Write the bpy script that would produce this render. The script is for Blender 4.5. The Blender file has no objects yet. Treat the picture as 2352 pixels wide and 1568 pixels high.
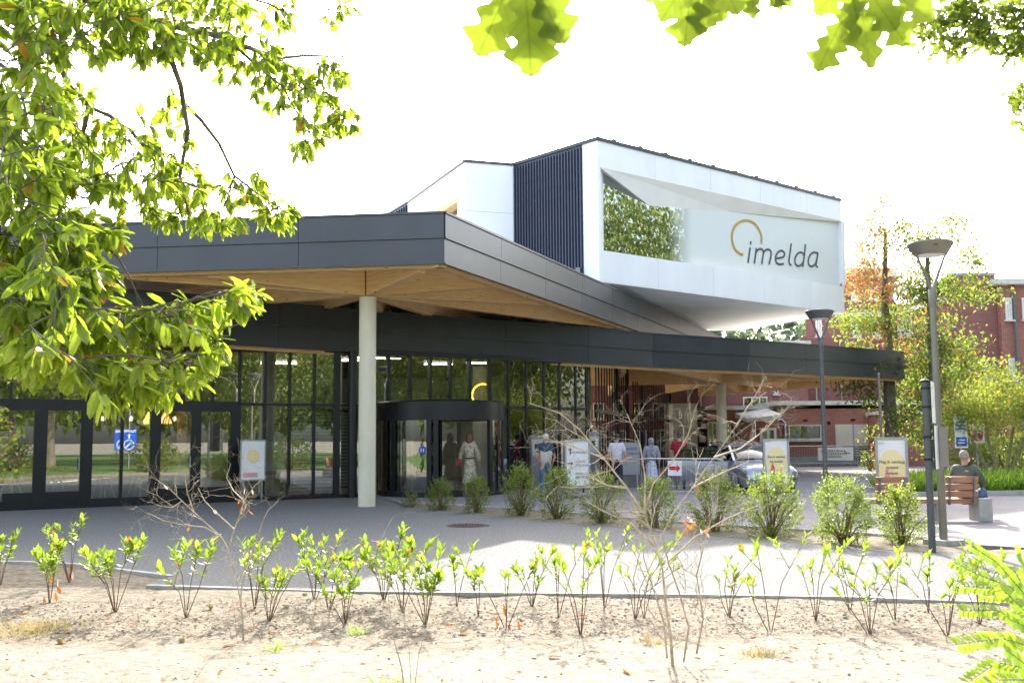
import bpy, bmesh, math, random
import numpy as np
from mathutils import Vector, Matrix, noise

# ------------------------------------------------------------------ camera, world, sun
F, CX, CY = 2350.0, 1176.0, 784.0            # photo units: 2352 x 1568
PITCH, ROLL = math.radians(5.4), -0.0075
CAMP = Vector((0, 0, 1.66))
CM = Matrix.Rotation(math.pi/2 + PITCH, 3, 'X') @ Matrix.Rotation(ROLL, 3, 'Z')
scene = bpy.context.scene
col = scene.collection
cam_d = bpy.data.cameras.new('camera'); cam = bpy.data.objects.new('camera', cam_d); col.objects.link(cam)
cam.location = CAMP; cam.rotation_euler = CM.to_euler()
cam_d.sensor_width = 36; cam_d.lens = 36*F/2352; cam_d.clip_end = 3000; cam_d.clip_start = 0.05
cam_d.dof.use_dof = True; cam_d.dof.focus_distance = 24; cam_d.dof.aperture_fstop = 6.3
scene.camera = cam
SUN_AZ, SUN_EL = math.radians(3.0), math.radians(30.5)
w = bpy.data.worlds.new('World'); scene.world = w; w.use_nodes = True
nt = w.node_tree; nt.nodes.clear()
sky = nt.nodes.new('ShaderNodeTexSky'); sky.sky_type = 'NISHITA'; sky.sun_disc = False
sky.sun_elevation = SUN_EL; sky.sun_rotation = SUN_AZ; sky.altitude = 20
sky.air_density = 1.0; sky.dust_density = 4.0; sky.ozone_density = 1.0
bg = nt.nodes.new('ShaderNodeBackground'); bg.inputs[1].default_value = 0.15
wo = nt.nodes.new('ShaderNodeOutputWorld')
hsv = nt.nodes.new('ShaderNodeHueSaturation'); hsv.inputs['Saturation'].default_value = .66; nt.links.new(sky.outputs[0], hsv.inputs['Color']); nt.links.new(hsv.outputs[0], bg.inputs[0]); nt.links.new(bg.outputs[0], wo.inputs[0])
sd = bpy.data.lights.new('sun', 'SUN'); sd.energy = 2.3; sd.angle = math.radians(0.55); sd.color = (1, .96, .91)
sun = bpy.data.objects.new('sun', sd); col.objects.link(sun)
sdir = Vector((math.sin(SUN_AZ)*math.cos(SUN_EL), math.cos(SUN_AZ)*math.cos(SUN_EL), math.sin(SUN_EL)))
sun.rotation_euler = sdir.to_track_quat('Z', 'Y').to_euler(); sun.location = (0, 60, 60)
vs = scene.view_settings; vs.view_transform = 'Standard'; vs.look = 'None'; vs.gamma = 1; vs.use_curve_mapping = False
vs.exposure = 2.33
scene.cycles.max_bounces = 8; scene.cycles.transparent_max_bounces = 16; scene.cycles.diffuse_bounces = 4
scene.cycles.glossy_bounces = 4; scene.cycles.transmission_bounces = 4
scene.cycles.use_denoising = True; scene.cycles.sample_clamp_indirect = 6

rnd = random.Random(11)
def R(d): return math.radians(d)
def ray(px, py): return CM @ Vector(((px-CX)/F, -(py-CY)/F, -1))
def G(px, py, z=0.0):                         # point of the place on the level z
    d = ray(px, py); t = (z-CAMP.z)/d.z; return CAMP + d*t
def D(px, py, y):                             # point at the distance y
    d = ray(px, py); return CAMP + d*(y/d.y)
def PLN(px, py, p0, n):
    d = ray(px, py); t = (Vector(p0)-CAMP).dot(n)/d.dot(n); return CAMP + d*t
def GX(px, y):                                # ground position below pixel column px at distance y
    p = D(px, 1005, y); return Vector((p.x, y, 0))

# ------------------------------------------------------------------ materials
def _mat(name):
    m = bpy.data.materials.new(name); m.use_nodes = True
    n = m.node_tree; b = n.nodes['Principled BSDF']; return m, n, b
def mat(name, c, rough=.6, metal=0, var=.18, scale=3, c2=None, bump=0, bscale=40, spec=.5, stretch=(1,1,1), coat=0, detail=5):
    m, n, b = _mat(name)
    b.inputs['Roughness'].default_value = rough; b.inputs['Metallic'].default_value = metal
    b.inputs['Specular IOR Level'].default_value = spec; b.inputs['Coat Weight'].default_value = coat
    tc = n.nodes.new('ShaderNodeTexCoord'); mp = n.nodes.new('ShaderNodeMapping'); mp.inputs['Scale'].default_value = stretch
    n.links.new(tc.outputs['Object'], mp.inputs[0])
    no = n.nodes.new('ShaderNodeTexNoise'); no.inputs['Scale'].default_value = scale; no.inputs['Detail'].default_value = detail
    n.links.new(mp.outputs[0], no.inputs[0])
    cr = n.nodes.new('ShaderNodeValToRGB'); cr.color_ramp.elements[0].position = .32; cr.color_ramp.elements[1].position = .68
    if c2 is None: a = [v*(1-var) for v in c]; z = [min(1, v*(1+var)) for v in c]
    else: a, z = c, c2
    cr.color_ramp.elements[0].color = (*a, 1); cr.color_ramp.elements[1].color = (*z, 1)
    n.links.new(no.outputs[0], cr.inputs[0]); n.links.new(cr.outputs[0], b.inputs['Base Color'])
    if bump:
        n2 = n.nodes.new('ShaderNodeTexNoise'); n2.inputs['Scale'].default_value = bscale; n2.inputs['Detail'].default_value = 6
        n.links.new(mp.outputs[0], n2.inputs[0])
        bp = n.nodes.new('ShaderNodeBump'); bp.inputs['Strength'].default_value = bump; bp.inputs['Distance'].default_value = .02
        n.links.new(n2.outputs[0], bp.inputs['Height']); n.links.new(bp.outputs[0], b.inputs['Normal'])
    return m
def leafmat(name, dark, light, trans, tw=.55, rough=.45, acc=None, accp=.06, veins=0):
    m, n, b = _mat(name)
    gi = n.nodes.new('ShaderNodeNewGeometry'); oi = n.nodes.new('ShaderNodeObjectInfo')
    ad = n.nodes.new('ShaderNodeMath'); ad.operation = 'ADD'
    n.links.new(gi.outputs['Random Per Island'], ad.inputs[0]); n.links.new(oi.outputs['Random'], ad.inputs[1])
    fr = n.nodes.new('ShaderNodeMath'); fr.operation = 'FRACT'; n.links.new(ad.outputs[0], fr.inputs[0])
    def ramp(c1, c2, c3):
        cr = n.nodes.new('ShaderNodeValToRGB'); e = cr.color_ramp.elements
        e[0].color = (*c1, 1); e[1].color = (*c2, 1); e[1].position = 1-accp-.02
        if c3: k = e.new(1-accp); k.color = (*c3, 1)
        n.links.new(fr.outputs[0], cr.inputs[0]); return cr
    c1 = ramp(dark, light, acc); c2 = ramp([v*.75 for v in trans], [min(1, v*1.2) for v in trans], [min(1, v*1.8) for v in acc] if acc else None)
    if veins:
        uv = n.nodes.new('ShaderNodeUVMap'); sp = n.nodes.new('ShaderNodeSeparateXYZ'); n.links.new(uv.outputs[0], sp.inputs[0])
        def mth(op, a, b_=None, c_=None):
            k = n.nodes.new('ShaderNodeMath'); k.operation = op
            for i_, v_ in enumerate((a, b_, c_)):
                if v_ is None: continue
                if hasattr(v_, 'is_output'): n.links.new(v_, k.inputs[i_])
                else: k.inputs[i_].default_value = v_
            return k.outputs[0]
        ab = mth('ABSOLUTE', sp.outputs[0]); t_ = mth('FRACT', mth('MULTIPLY', mth('SUBTRACT', sp.outputs[1], mth('MULTIPLY', ab, 1.1)), veins))
        ln = mth('LESS_THAN', t_, .13); mid = mth('LESS_THAN', ab, .012); vv = mth('MAXIMUM', mth('MULTIPLY', ln, .6), mid)
        no = n.nodes.new('ShaderNodeTexNoise'); no.inputs['Scale'].default_value = 5; no.inputs['Detail'].default_value = 5; n.links.new(uv.outputs[0], no.inputs[0])
        fac = mth('SUBTRACT', mth('ADD', mth('MULTIPLY', no.outputs[0], .5), .78), mth('MULTIPLY', vv, .28))
        outs = []
        for c_ in (c1, c2):
            vm = n.nodes.new('ShaderNodeVectorMath'); vm.operation = 'SCALE'; n.links.new(c_.outputs[0], vm.inputs[0]); n.links.new(fac, vm.inputs['Scale']); outs.append(vm)
        c1, c2 = outs
    n.links.new(c1.outputs[0], b.inputs['Base Color']); b.inputs['Roughness'].default_value = rough
    b.inputs['Specular IOR Level'].default_value = .45
    tr = n.nodes.new('ShaderNodeBsdfTranslucent'); n.links.new(c2.outputs[0], tr.inputs[0])
    mx = n.nodes.new('ShaderNodeMixShader'); mx.inputs[0].default_value = tw
    n.links.new(b.outputs[0], mx.inputs[1]); n.links.new(tr.outputs[0], mx.inputs[2])
    n.links.new(mx.outputs[0], n.nodes['Material Output'].inputs[0])
    return m
def glassmat(name, refl=.16, tint=(.55,.6,.58), rough=.0):
    m, n, b = _mat(name); n.nodes.remove(b)
    t = n.nodes.new('ShaderNodeBsdfTransparent'); t.inputs[0].default_value = (*tint, 1)
    g = n.nodes.new('ShaderNodeBsdfGlossy'); g.inputs['Roughness'].default_value = rough; g.inputs[0].default_value = (.95, .97, .95, 1)
    lw = n.nodes.new('ShaderNodeFresnel'); lw.inputs[0].default_value = 1.5
    ad = n.nodes.new('ShaderNodeMath'); ad.operation = 'ADD'; ad.inputs[1].default_value = refl; ad.use_clamp = True
    n.links.new(lw.outputs[0], ad.inputs[0])
    mx = n.nodes.new('ShaderNodeMixShader'); n.links.new(ad.outputs[0], mx.inputs[0])
    n.links.new(t.outputs[0], mx.inputs[1]); n.links.new(g.outputs[0], mx.inputs[2])
    n.links.new(mx.outputs[0], n.nodes['Material Output'].inputs[0]); return m
def brickmat(name, c1, c2, mortar, ang=0, bw=.21, bh=.065):
    m, n, b = _mat(name); b.inputs['Roughness'].default_value = .9; b.inputs['Specular IOR Level'].default_value = .2
    tc = n.nodes.new('ShaderNodeTexCoord'); sx = n.nodes.new('ShaderNodeSeparateXYZ'); n.links.new(tc.outputs['Object'], sx.inputs[0])
    a = n.nodes.new('ShaderNodeMath'); a.operation = 'MULTIPLY'; a.inputs[1].default_value = math.cos(ang); n.links.new(sx.outputs[0], a.inputs[0])
    c = n.nodes.new('ShaderNodeMath'); c.operation = 'MULTIPLY_ADD'; c.inputs[1].default_value = math.sin(ang)
    n.links.new(sx.outputs[1], c.inputs[0]); n.links.new(a.outputs[0], c.inputs[2])
    cb = n.nodes.new('ShaderNodeCombineXYZ'); n.links.new(c.outputs[0], cb.inputs[0]); n.links.new(sx.outputs[2], cb.inputs[1])
    br = n.nodes.new('ShaderNodeTexBrick'); br.inputs['Scale'].default_value = 1; br.inputs['Brick Width'].default_value = bw
    br.inputs['Row Height'].default_value = bh; br.inputs['Mortar Size'].default_value = .008; br.inputs['Bias'].default_value = -.1
    br.inputs['Color1'].default_value = (*c1, 1); br.inputs['Color2'].default_value = (*c2, 1); br.inputs['Mortar'].default_value = (*mortar, 1)
    n.links.new(cb.outputs[0], br.inputs[0])
    no = n.nodes.new('ShaderNodeTexNoise'); no.inputs['Scale'].default_value = .5; no.inputs['Detail'].default_value = 6; n.links.new(tc.outputs['Object'], no.inputs[0])
    mr = n.nodes.new('ShaderNodeMapRange'); mr.inputs[3].default_value = .75; mr.inputs[4].default_value = 1.25; n.links.new(no.outputs[0], mr.inputs[0])
    vm = n.nodes.new('ShaderNodeVectorMath'); vm.operation = 'SCALE'; n.links.new(br.outputs[0], vm.inputs[0]); n.links.new(mr.outputs[0], vm.inputs['Scale'])
    n.links.new(vm.outputs[0], b.inputs['Base Color'])
    bp = n.nodes.new('ShaderNodeBump'); bp.inputs['Strength'].default_value = .5; bp.inputs['Distance'].default_value = .01; bp.invert = True
    n.links.new(br.outputs['Fac'], bp.inputs['Height']); n.links.new(bp.outputs[0], b.inputs['Normal'])
    return m
def emat(name, c, s):
    m, n, b = _mat(name); b.inputs['Base Color'].default_value = (*c, 1)
    b.inputs['Emission Color'].default_value = (*c, 1); b.inputs['Emission Strength'].default_value = s; return m
def woodmat(name, c1, c2, knots=True, sc=(1.2,1.2,16)):
    m = mat(name, c1, rough=.55, scale=1.6, c2=c2, stretch=sc, detail=8, spec=.35)
    if knots:
        n = m.node_tree; b = n.nodes['Principled BSDF']; src = b.inputs['Base Color'].links[0].from_socket
        tc = n.nodes.new('ShaderNodeTexCoord'); mp = n.nodes.new('ShaderNodeMapping'); mp.inputs['Scale'].default_value = (1.6,1.6,5)
        n.links.new(tc.outputs['Object'], mp.inputs[0])
        vo = n.nodes.new('ShaderNodeTexVoronoi'); vo.inputs['Scale'].default_value = 1.3; n.links.new(mp.outputs[0], vo.inputs[0])
        cr = n.nodes.new('ShaderNodeValToRGB'); cr.color_ramp.elements[0].position = .035; cr.color_ramp.elements[1].position = .1
        cr.color_ramp.elements[0].color = (.25,.16,.1,1); cr.color_ramp.elements[1].color = (1,1,1,1); n.links.new(vo.outputs[0], cr.inputs[0])
        mx = n.nodes.new('ShaderNodeMix'); mx.data_type = 'RGBA'; mx.blend_type = 'MULTIPLY'; mx.inputs[0].default_value = 1
        n.links.new(src, mx.inputs[6]); n.links.new(cr.outputs[0], mx.inputs[7]); n.links.new(mx.outputs[2], b.inputs['Base Color'])
    return m
M = {}
M['fascia'] = mat('fascia', (.036,.040,.050), .29, 0, var=.12, scale=1.2, spec=.55, bump=.04, bscale=3)
M['black'] = mat('black_metal', (.012,.013,.016), .4, .2, var=.1)
M['white'] = mat('white_panel', (.87,.87,.89), .32, 0, var=.045, scale=1.1, stretch=(1,1,.3), bump=.015, bscale=1.5)
M['whitesoft'] = mat('white_soffit', (.88,.87,.85), .7, 0, var=.05, scale=.8)
M['rib'] = mat('rib', (.055,.066,.10), .35, .3, var=.1)
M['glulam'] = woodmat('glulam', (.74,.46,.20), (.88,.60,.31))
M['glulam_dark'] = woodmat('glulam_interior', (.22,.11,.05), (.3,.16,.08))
M['concrete_col'] = mat('column_concrete', (.62,.57,.42), .85, c2=(.73,.68,.53), scale=2.5, bump=.15, bscale=60, stretch=(1,1,.5))
M['glass'] = glassmat('glass', .17, (.74,.78,.75))
M['glass_clear'] = glassmat('glass_clear', .05, (.8,.85,.84))
M['glass_dark'] = glassmat('glass_far', .25, (.35,.4,.4))
M['metalgrey'] = mat('grey_metal', (.2,.2,.21), .35, .7, var=.08)
M['lampgrey'] = mat('lamp_paint', (.23,.215,.18), .42, .5, var=.08)
M['lampdark'] = mat('lamp_paint_dark', (.11,.12,.13), .4, .5, var=.08)
M['galv'] = mat('galvanised', (.38,.4,.42), .35, .8, var=.15, scale=12)
M['bark'] = mat('bark', (.09,.07,.05), .9, c2=(.2,.17,.13), scale=9, bump=.5, bscale=30, stretch=(1,1,.25))
M['barkgreen'] = mat('bark_green', (.16,.15,.06), .9, c2=(.28,.24,.12), scale=9, bump=.3, bscale=30)
M['twig'] = mat('twig', (.30,.235,.15), .7, c2=(.58,.5,.39), scale=14, bump=.2, bscale=60)
M['twigred'] = mat('stem', (.11,.065,.035), .7, c2=(.2,.12,.06), scale=20)
M['brick'] = brickmat('brick', (.40,.13,.09), (.27,.09,.075), (.42,.34,.30))
M['brickp'] = brickmat('brick_purple', (.24,.09,.08), (.32,.12,.10), (.30,.22,.20))
M['gravel'] = mat('roof_gravel', (.42,.41,.39), .9, c2=(.55,.54,.51), scale=12)  # unseen roof covering, made pale to bounce light onto the box underside
M['stone'] = mat('white_trim', (.62,.61,.57), .8, var=.12, scale=2, bump=.1)
M['plaster'] = mat('plaster', (.55,.55,.5), .9, var=.06, scale=1)
M['plinth'] = mat('plinth', (.3,.32,.34), .9, var=.12, scale=2, bump=.2)
M['woodseat'] = mat('bench_wood', (.33,.15,.08), .5, c2=(.46,.24,.13), scale=3, stretch=(2,9,9))
M['rubber'] = mat('rubber', (.02,.02,.022), .8)
M['skin'] = mat('skin', (.5,.29,.2), .55, var=.06)
M['whitepaint'] = mat('white_paint', (.78,.78,.77), .45, var=.03)
M['red'] = mat('red_paint', (.55,.02,.03), .45, var=.05)
M['blue'] = mat('blue_paint', (.01,.09,.55), .4, var=.05)
M['text'] = mat('ink', (.05,.055,.06), .6, var=.02)
M['chestnut'] = leafmat('chestnut_leaf', (.07,.12,.02), (.15,.21,.035), (.46,.60,.04), .58, .4, (.35,.14,.02), .008, veins=11)
M['oak'] = leafmat('oak_leaf', (.07,.10,.02), (.12,.15,.03), (.22,.30,.02), .5, .6, None, veins=7)
M['laurel'] = leafmat('laurel_leaf', (.06,.13,.02), (.14,.21,.03), (.38,.54,.04), .5, .28, (.45,.14,.02), .008, veins=8)
M['locust'] = leafmat('locust_leaf', (.08,.15,.02), (.14,.22,.03), (.45,.68,.05), .55, .4, None)
M['shrub'] = leafmat('holly_leaf', (.018,.036,.013), (.06,.09,.028), (.42,.55,.07), .42, .25, None)
M['treeleaf'] = leafmat('tree_leaf', (.022,.048,.012), (.065,.105,.025), (.30,.42,.055), .45, .5, (.4,.22,.03), .05)
M['orangeleaf'] = leafmat('orange_leaf', (.26,.14,.05), (.38,.24,.07), (.5,.35,.12), .45, .55, (.4,.1,.02), .1)
M['yellowleaf'] = leafmat('yellow_leaf', (.09,.13,.02), (.17,.20,.035), (.40,.48,.06), .5, .5, (.4,.25,.03), .04)
M['dryleaf'] = leafmat('dry_leaf', (.35,.1,.02), (.5,.2,.05), (.6,.2,.03), .3, .7, (.55,.45,.35), .25)
M['farleaf'] = leafmat('far_leaf', (.08,.12,.08), (.16,.21,.13), (.22,.3,.14), .35, .6, None)  # distance haze is mixed into this paler leaf colour
M['darkleaf'] = leafmat('willow_leaf', (.06,.09,.02), (.17,.21,.05), (.34,.42,.08), .35, .5, (.3,.3,.05), .08)
M['grass'] = leafmat('grass_blade', (.07,.13,.02), (.16,.26,.04), (.4,.6,.06), .5, .4, None)
M['drygrass'] = leafmat('dry_grass', (.35,.27,.1), (.5,.4,.17), (.5,.4,.15), .3, .7, None)

# ------------------------------------------------------------------ mesh helpers
def wloc(o):
    v = Vector((0, 0, 0))
    while o is not None: v += o.location; o = o.parent
    return v
def tag(o, label=None, cat=None, group=None, kind=None):
    if label: o['label'] = label
    if cat: o['category'] = cat
    if group: o['group'] = group
    if kind: o['kind'] = kind
    return o
def thing(name, label, cat, loc=(0,0,0), group=None):
    o = bpy.data.objects.new(name, None); col.objects.link(o); o.location = loc
    o.empty_display_size = .2
    return tag(o, label, cat, group)
def link(name, me, m, parent=None, smooth=False, kind=None, label=None):
    if m is not None and not me.materials: me.materials.append(M[m] if isinstance(m, str) else m)
    o = bpy.data.objects.new(name, me); col.objects.link(o)
    if parent is not None: o.parent = parent
    if smooth: me.polygons.foreach_set('use_smooth', [True]*len(me.polygons))
    if kind: o['kind'] = kind
    if label: o['label'] = label
    return o
class MB:
    def __init__(s): s.v = []; s.f = []
    def add(s, vs, fs):
        b = len(s.v); s.v += [Vector(p) for p in vs]; s.f += [[b+i for i in f] for f in fs]; return s
    def box(s, c, size, rz=0, rx=0, ry=0):
        Rm = Matrix.Rotation(rz, 3, 'Z') @ Matrix.Rotation(ry, 3, 'Y') @ Matrix.Rotation(rx, 3, 'X')
        c = Vector(c); h = [v/2 for v in size]
        vs = [c + Rm @ Vector((x*h[0], y*h[1], z*h[2])) for x in (-1,1) for y in (-1,1) for z in (-1,1)]
        return s.add(vs, [(0,1,3,2),(4,6,7,5),(0,4,5,1),(2,3,7,6),(0,2,6,4),(1,5,7,3)])
    def bar(s, a, b, w, h, up=(0,0,1)):                     # box between two points
        a, b = Vector(a), Vector(b); d = (b-a); d.normalize(); u = Vector(up)
        r = d.cross(u); 
        if r.length < 1e-5: r = Vector((1,0,0))
        r.normalize(); u = r.cross(d); vs = []
        for p in (a, b):
            for i, j in ((-1,-1),(1,-1),(1,1),(-1,1)): vs.append(p + r*(i*w/2) + u*(j*h/2))
        return s.add(vs, [(3,2,1,0),(4,5,6,7),(0,1,5,4),(1,2,6,5),(2,3,7,6),(3,0,4,7)])
    def hexa(s, lo, hi):                                    # any prism: two equal rings
        n = len(lo)
        return s.add(list(lo)+list(hi), [list(range(n))[::-1], list(range(n, 2*n))] + [(i, (i+1)%n, n+(i+1)%n, n+i) for i in range(n)])
    def slab(s, poly, z0, z1):
        return s.hexa([(p[0], p[1], z0) for p in poly], [(p[0], p[1], z1) for p in poly])
    def wall(s, a, b, z0, z1, t, z0b=None, z1b=None):       # upright panel from a to b
        a, b = Vector((a[0], a[1], 0)), Vector((b[0], b[1], 0)); n = (b-a).cross(Vector((0,0,1))).normalized()*t
        z0b = z0 if z0b is None else z0b; z1b = z1 if z1b is None else z1b
        q = lambda p, z, o: Vector((p.x, p.y, z)) + o
        o = Vector((0,0,0))
        return s.hexa([q(a,z0,o), q(b,z0b,o), q(b,z0b,-n), q(a,z0,-n)], [q(a,z1,o), q(b,z1b,o), q(b,z1b,-n), q(a,z1,-n)])
    def tube(s, pts, rad, n=6, cap=True):
        pts = [Vector(p) for p in pts]; k = len(pts)
        if not hasattr(rad, '__len__'): rad = [rad]*k
        base = len(s.v); up = Vector((0,0,1)); prev = None
        for i, p in enumerate(pts):
            d = (pts[min(i+1, k-1)] - pts[max(i-1, 0)]); d = d.normalized() if d.length > 1e-9 else Vector((0,0,1))
            if prev is None:
                r = d.cross(up)
                if r.length < .05: r = d.cross(Vector((1,0,0)))
            else: r = prev - d*prev.dot(d)
            if r.length < 1e-6: r = d.orthogonal()
            r.normalize(); prev = r; u = d.cross(r)
            for j in range(n):
                a = 2*math.pi*j/n; s.v.append(p + (r*math.cos(a) + u*math.sin(a))*rad[i])
        for i in range(k-1):
            for j in range(n):
                a = base+i*n+j; b = base+i*n+(j+1)%n; s.f.append([a, b, b+n, a+n])
        if cap:
            s.f.append([base+j for j in range(n)][::-1]); s.f.append([base+(k-1)*n+j for j in range(n)])
        return s
    def lathe(s, prof, c=(0,0,0), n=20, sx=1, sy=1):        # prof: (r, z) rising
        base = len(s.v); c = Vector(c)
        for r, z in prof:
            for j in range(n):
                a = 2*math.pi*j/n; s.v.append(c + Vector((r*math.cos(a)*sx, r*math.sin(a)*sy, z)))
        for i in range(len(prof)-1):
            for j in range(n):
                a = base+i*n+j; b = base+i*n+(j+1)%n; s.f.append([a, b, b+n, a+n])
        s.f.append([base+j for j in range(n)][::-1]); s.f.append([base+(len(prof)-1)*n+j for j in range(n)])
        return s
    def ball(s, c, r, n=10, k=6, sc=(1,1,1)):
        pr = [(max(.0005, r*math.sin(math.pi*i/k)), -r*math.cos(math.pi*i/k)) for i in range(k+1)]
        c = Vector(c); base = len(s.v); s.lathe(pr, (0,0,0), n)
        for i in range(base, len(s.v)): v = s.v[i]; s.v[i] = c + Vector((v.x*sc[0], v.y*sc[1], v.z*sc[2]))
        return s
    def mesh(s, name, off=None):
        me = bpy.data.meshes.new(name)
        off = off or Vector((0,0,0))
        me.from_pydata([tuple(v-off) for v in s.v], [], s.f); me.update(); return me
    def build(s, name, m, parent=None, smooth=False, kind=None, label=None, bevel=0, local=False):
        me = s.mesh(name, None if local else wloc(parent) if parent is not None else None)
        bm = bmesh.new(); bm.from_mesh(me); bmesh.ops.recalc_face_normals(bm, faces=bm.faces)
        if bevel: bmesh.ops.bevel(bm, geom=list(bm.edges), offset=bevel, segments=1, affect='EDGES')
        bm.to_mesh(me); bm.free()
        o = link(name, me, m, parent, False, kind, label)
        if smooth:
            me.polygons.foreach_set('use_smooth', [True]*len(me.polygons))
            try: me.set_sharp_from_angle(angle=R(40))
            except Exception: pass
        return o
def solo(mb, name, m, label, cat, base=None, group=None, smooth=False, kind=None, bevel=0):
    """a thing that is one mesh, its origin at its base"""
    base = Vector(base) if base is not None else Vector((0,0,0))
    mb.v = [v-base for v in mb.v]
    o = mb.build(name, m, None, smooth, kind, None, bevel); o.location = base
    return tag(o, label, cat, group)
def copy_tree(o, parent=None):
    c = o.copy(); col.objects.link(c); c.parent = parent
    for ch in list(o.children): copy_tree(ch, c)
    return c

# leaf scattering -----------------------------------------------------------
def leaf_tpl(kind):
    """templates lie along +Y, length 1, normal +Z"""
    if kind == 'chestnut':
        n = 7; vs = []; 
        for i in range(n):
            t = i/(n-1); wd = .19*math.sin(math.pi*min(1, t*.93+.03))**.8 + (.012 if i % 2 else -.012)
            if i == 0 or i == n-1: wd = .004
            z = -.16*t*t; vs += [(-wd, t, z+.05), (0, t, z), (wd, t, z+.05)]
    elif kind == 'laurel':
        n = 5; vs = []
        for i in range(n):
            t = i/(n-1); wd = (.02, .11, .18, .15, .01)[i]; z = -.1*t*t
            vs += [(-wd, t, z+.04), (0, t, z), (wd, t, z+.04)]
    elif kind == 'leaflet':
        n = 5; vs = []
        for i in range(n):
            t = i/(n-1); wd = (.03, .2, .25, .2, .02)[i]; vs += [(-wd, t, .02), (0, t, 0), (wd, t, .02)]
    elif kind == 'oak':
        n = 26; vs = []
        for i in range(n):
            t = i/(n-1); env = .05+.30*math.sin(math.pi*min(1, (t**1.3)*.93))**.8; wd = env*(.80+.27*math.cos(2*math.pi*(t*3.6+.2)))
            if t < .1: wd = .012+.2*t
            if i == n-1: wd = .03
            z = -.14*t*t; vs += [(-wd, t, z+.07+.015*math.sin(t*19)), (0, t, z), (wd*(.9+.15*math.sin(t*9)), t, z+.05+.015*math.cos(t*17))]
    elif kind == 'blade':
        n = 4; vs = []
        for i in range(n):
            t = i/(n-1); wd = (.035,.04,.03,.004)[i]; vs += [(-wd, t, -.25*t*t+.01), (0, t, -.25*t*t), (wd, t, -.25*t*t+.01)]
    else:                                                    # small folded leaf
        n = 3; vs = []
        for i in range(n):
            t = i/2; wd = (.02, .3, .02)[i]; vs += [(-wd, t, .06), (0, t, 0), (wd, t, .06)]
    fs = []
    for i in range(n-1):
        a = i*3; fs += [(a, a+1, a+4, a+3), (a+1, a+2, a+5, a+4)]
    return np.array(vs, float), np.array(fs, int)
TPL = {k: leaf_tpl(k) for k in ('chestnut', 'laurel', 'leaflet', 'oak', 'small', 'blade')}
def leaves_mesh(name, kind, P, dirs, nors, sz, off=(0,0,0)):
    """one mesh of many leaves, each set at P, pointing along dirs"""
    tv, tf = TPL[kind]; P = np.asarray(P, float) - np.array(off); N = len(P)
    d = np.asarray(dirs, float); d /= np.linalg.norm(d, axis=1, keepdims=True)+1e-9
    nn = np.asarray(nors, float); nn = nn - d*np.sum(nn*d, axis=1, keepdims=True); nn /= np.linalg.norm(nn, axis=1, keepdims=True)+1e-9
    x = np.cross(d, nn); sz = np.asarray(sz, float).reshape(N, 1, 1)
    V = P[:, None, :] + sz*(tv[None,:,0:1]*x[:,None,:] + tv[None,:,1:2]*d[:,None,:] + tv[None,:,2:3]*nn[:,None,:])
    Fc = (tf[None] + (np.arange(N)*len(tv))[:, None, None]).reshape(-1, 4)
    me = bpy.data.meshes.new(name); me.vertices.add(N*len(tv)); me.vertices.foreach_set('co', V.reshape(-1))
    me.loops.add(Fc.size); me.loops.foreach_set('vertex_index', Fc.reshape(-1))
    me.polygons.add(len(Fc)); me.polygons.foreach_set('loop_start', np.arange(len(Fc))*4); me.polygons.foreach_set('loop_total', np.full(len(Fc), 4))
    me.update(calc_edges=True); me.polygons.foreach_set('use_smooth', [True]*len(Fc))
    uv = me.uv_layers.new(name='leaf'); uv.data.foreach_set('uv', np.tile(tv[tf.reshape(-1)][:, :2], (N, 1)).reshape(-1)); return me
def leaf_frame(d, n):
    d = Vector(d).normalized(); n = Vector(n); n = (n - d*n.dot(d)).normalized(); x = d.cross(n)
    return Matrix((x, d, n)).transposed()
ONE = {}
def one_leaf(kind, m):
    if (kind, m) not in ONE:
        me = leaves_mesh(kind+'_leaf', kind, [(0,0,0)], [(0,1,0)], [(0,0,1)], [1]); me.materials.append(M[m]); ONE[(kind, m)] = me
    return ONE[(kind, m)]
def put_leaf(name, kind, m, P, d, n, s, parent):
    o = bpy.data.objects.new(name, one_leaf(kind, m)); col.objects.link(o); o.parent = parent
    o.matrix_local = Matrix.Translation(Vector(P)-wloc(parent)) @ leaf_frame(d, n).to_4x4() @ Matrix.Scale(s, 4); return o
nr = np.random.default_rng(5)
def unit(n):
    v = nr.normal(size=(n, 3)); return v/np.linalg.norm(v, axis=1, keepdims=True)

# ------------------------------------------------------------------ ground
M['earth'] = mat('earth', (.20,.17,.12), .95, c2=(.3,.26,.19), scale=.3, bump=.3)
M['path'] = mat('path_concrete', (.125,.121,.112), .9, c2=(.235,.227,.212), scale=22, bump=.6, spec=.25, bscale=150, detail=12)
M['kerb'] = mat('kerb_concrete', (.36,.34,.31), .9, c2=(.48,.46,.42), scale=6, bump=.2)
M['asphalt'] = mat('asphalt', (.19,.185,.19), .9, c2=(.26,.25,.25), scale=2, bump=.3, bscale=120)
def paver(name, c1, c2, mo, bw=.22, bh=.11):
    m = brickmat(name, c1, c2, mo, 0, bw, bh); n = m.node_tree
    cb = [x for x in n.nodes if x.type == 'COMBXYZ'][0]; sx = [x for x in n.nodes if x.type == 'SEPXYZ'][0]
    mp = n.nodes.new('ShaderNodeMapping'); mp.inputs['Rotation'].default_value = (0, 0, R(38))
    tc = n.nodes.new('ShaderNodeTexCoord'); n.links.new(tc.outputs['Object'], mp.inputs[0])
    br = [x for x in n.nodes if x.type == 'TEX_BRICK'][0]; n.links.new(mp.outputs[0], br.inputs[0]); return m
M['pavers'] = paver('pavers', (.29,.26,.255), (.21,.19,.195), (.17,.16,.16))
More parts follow.
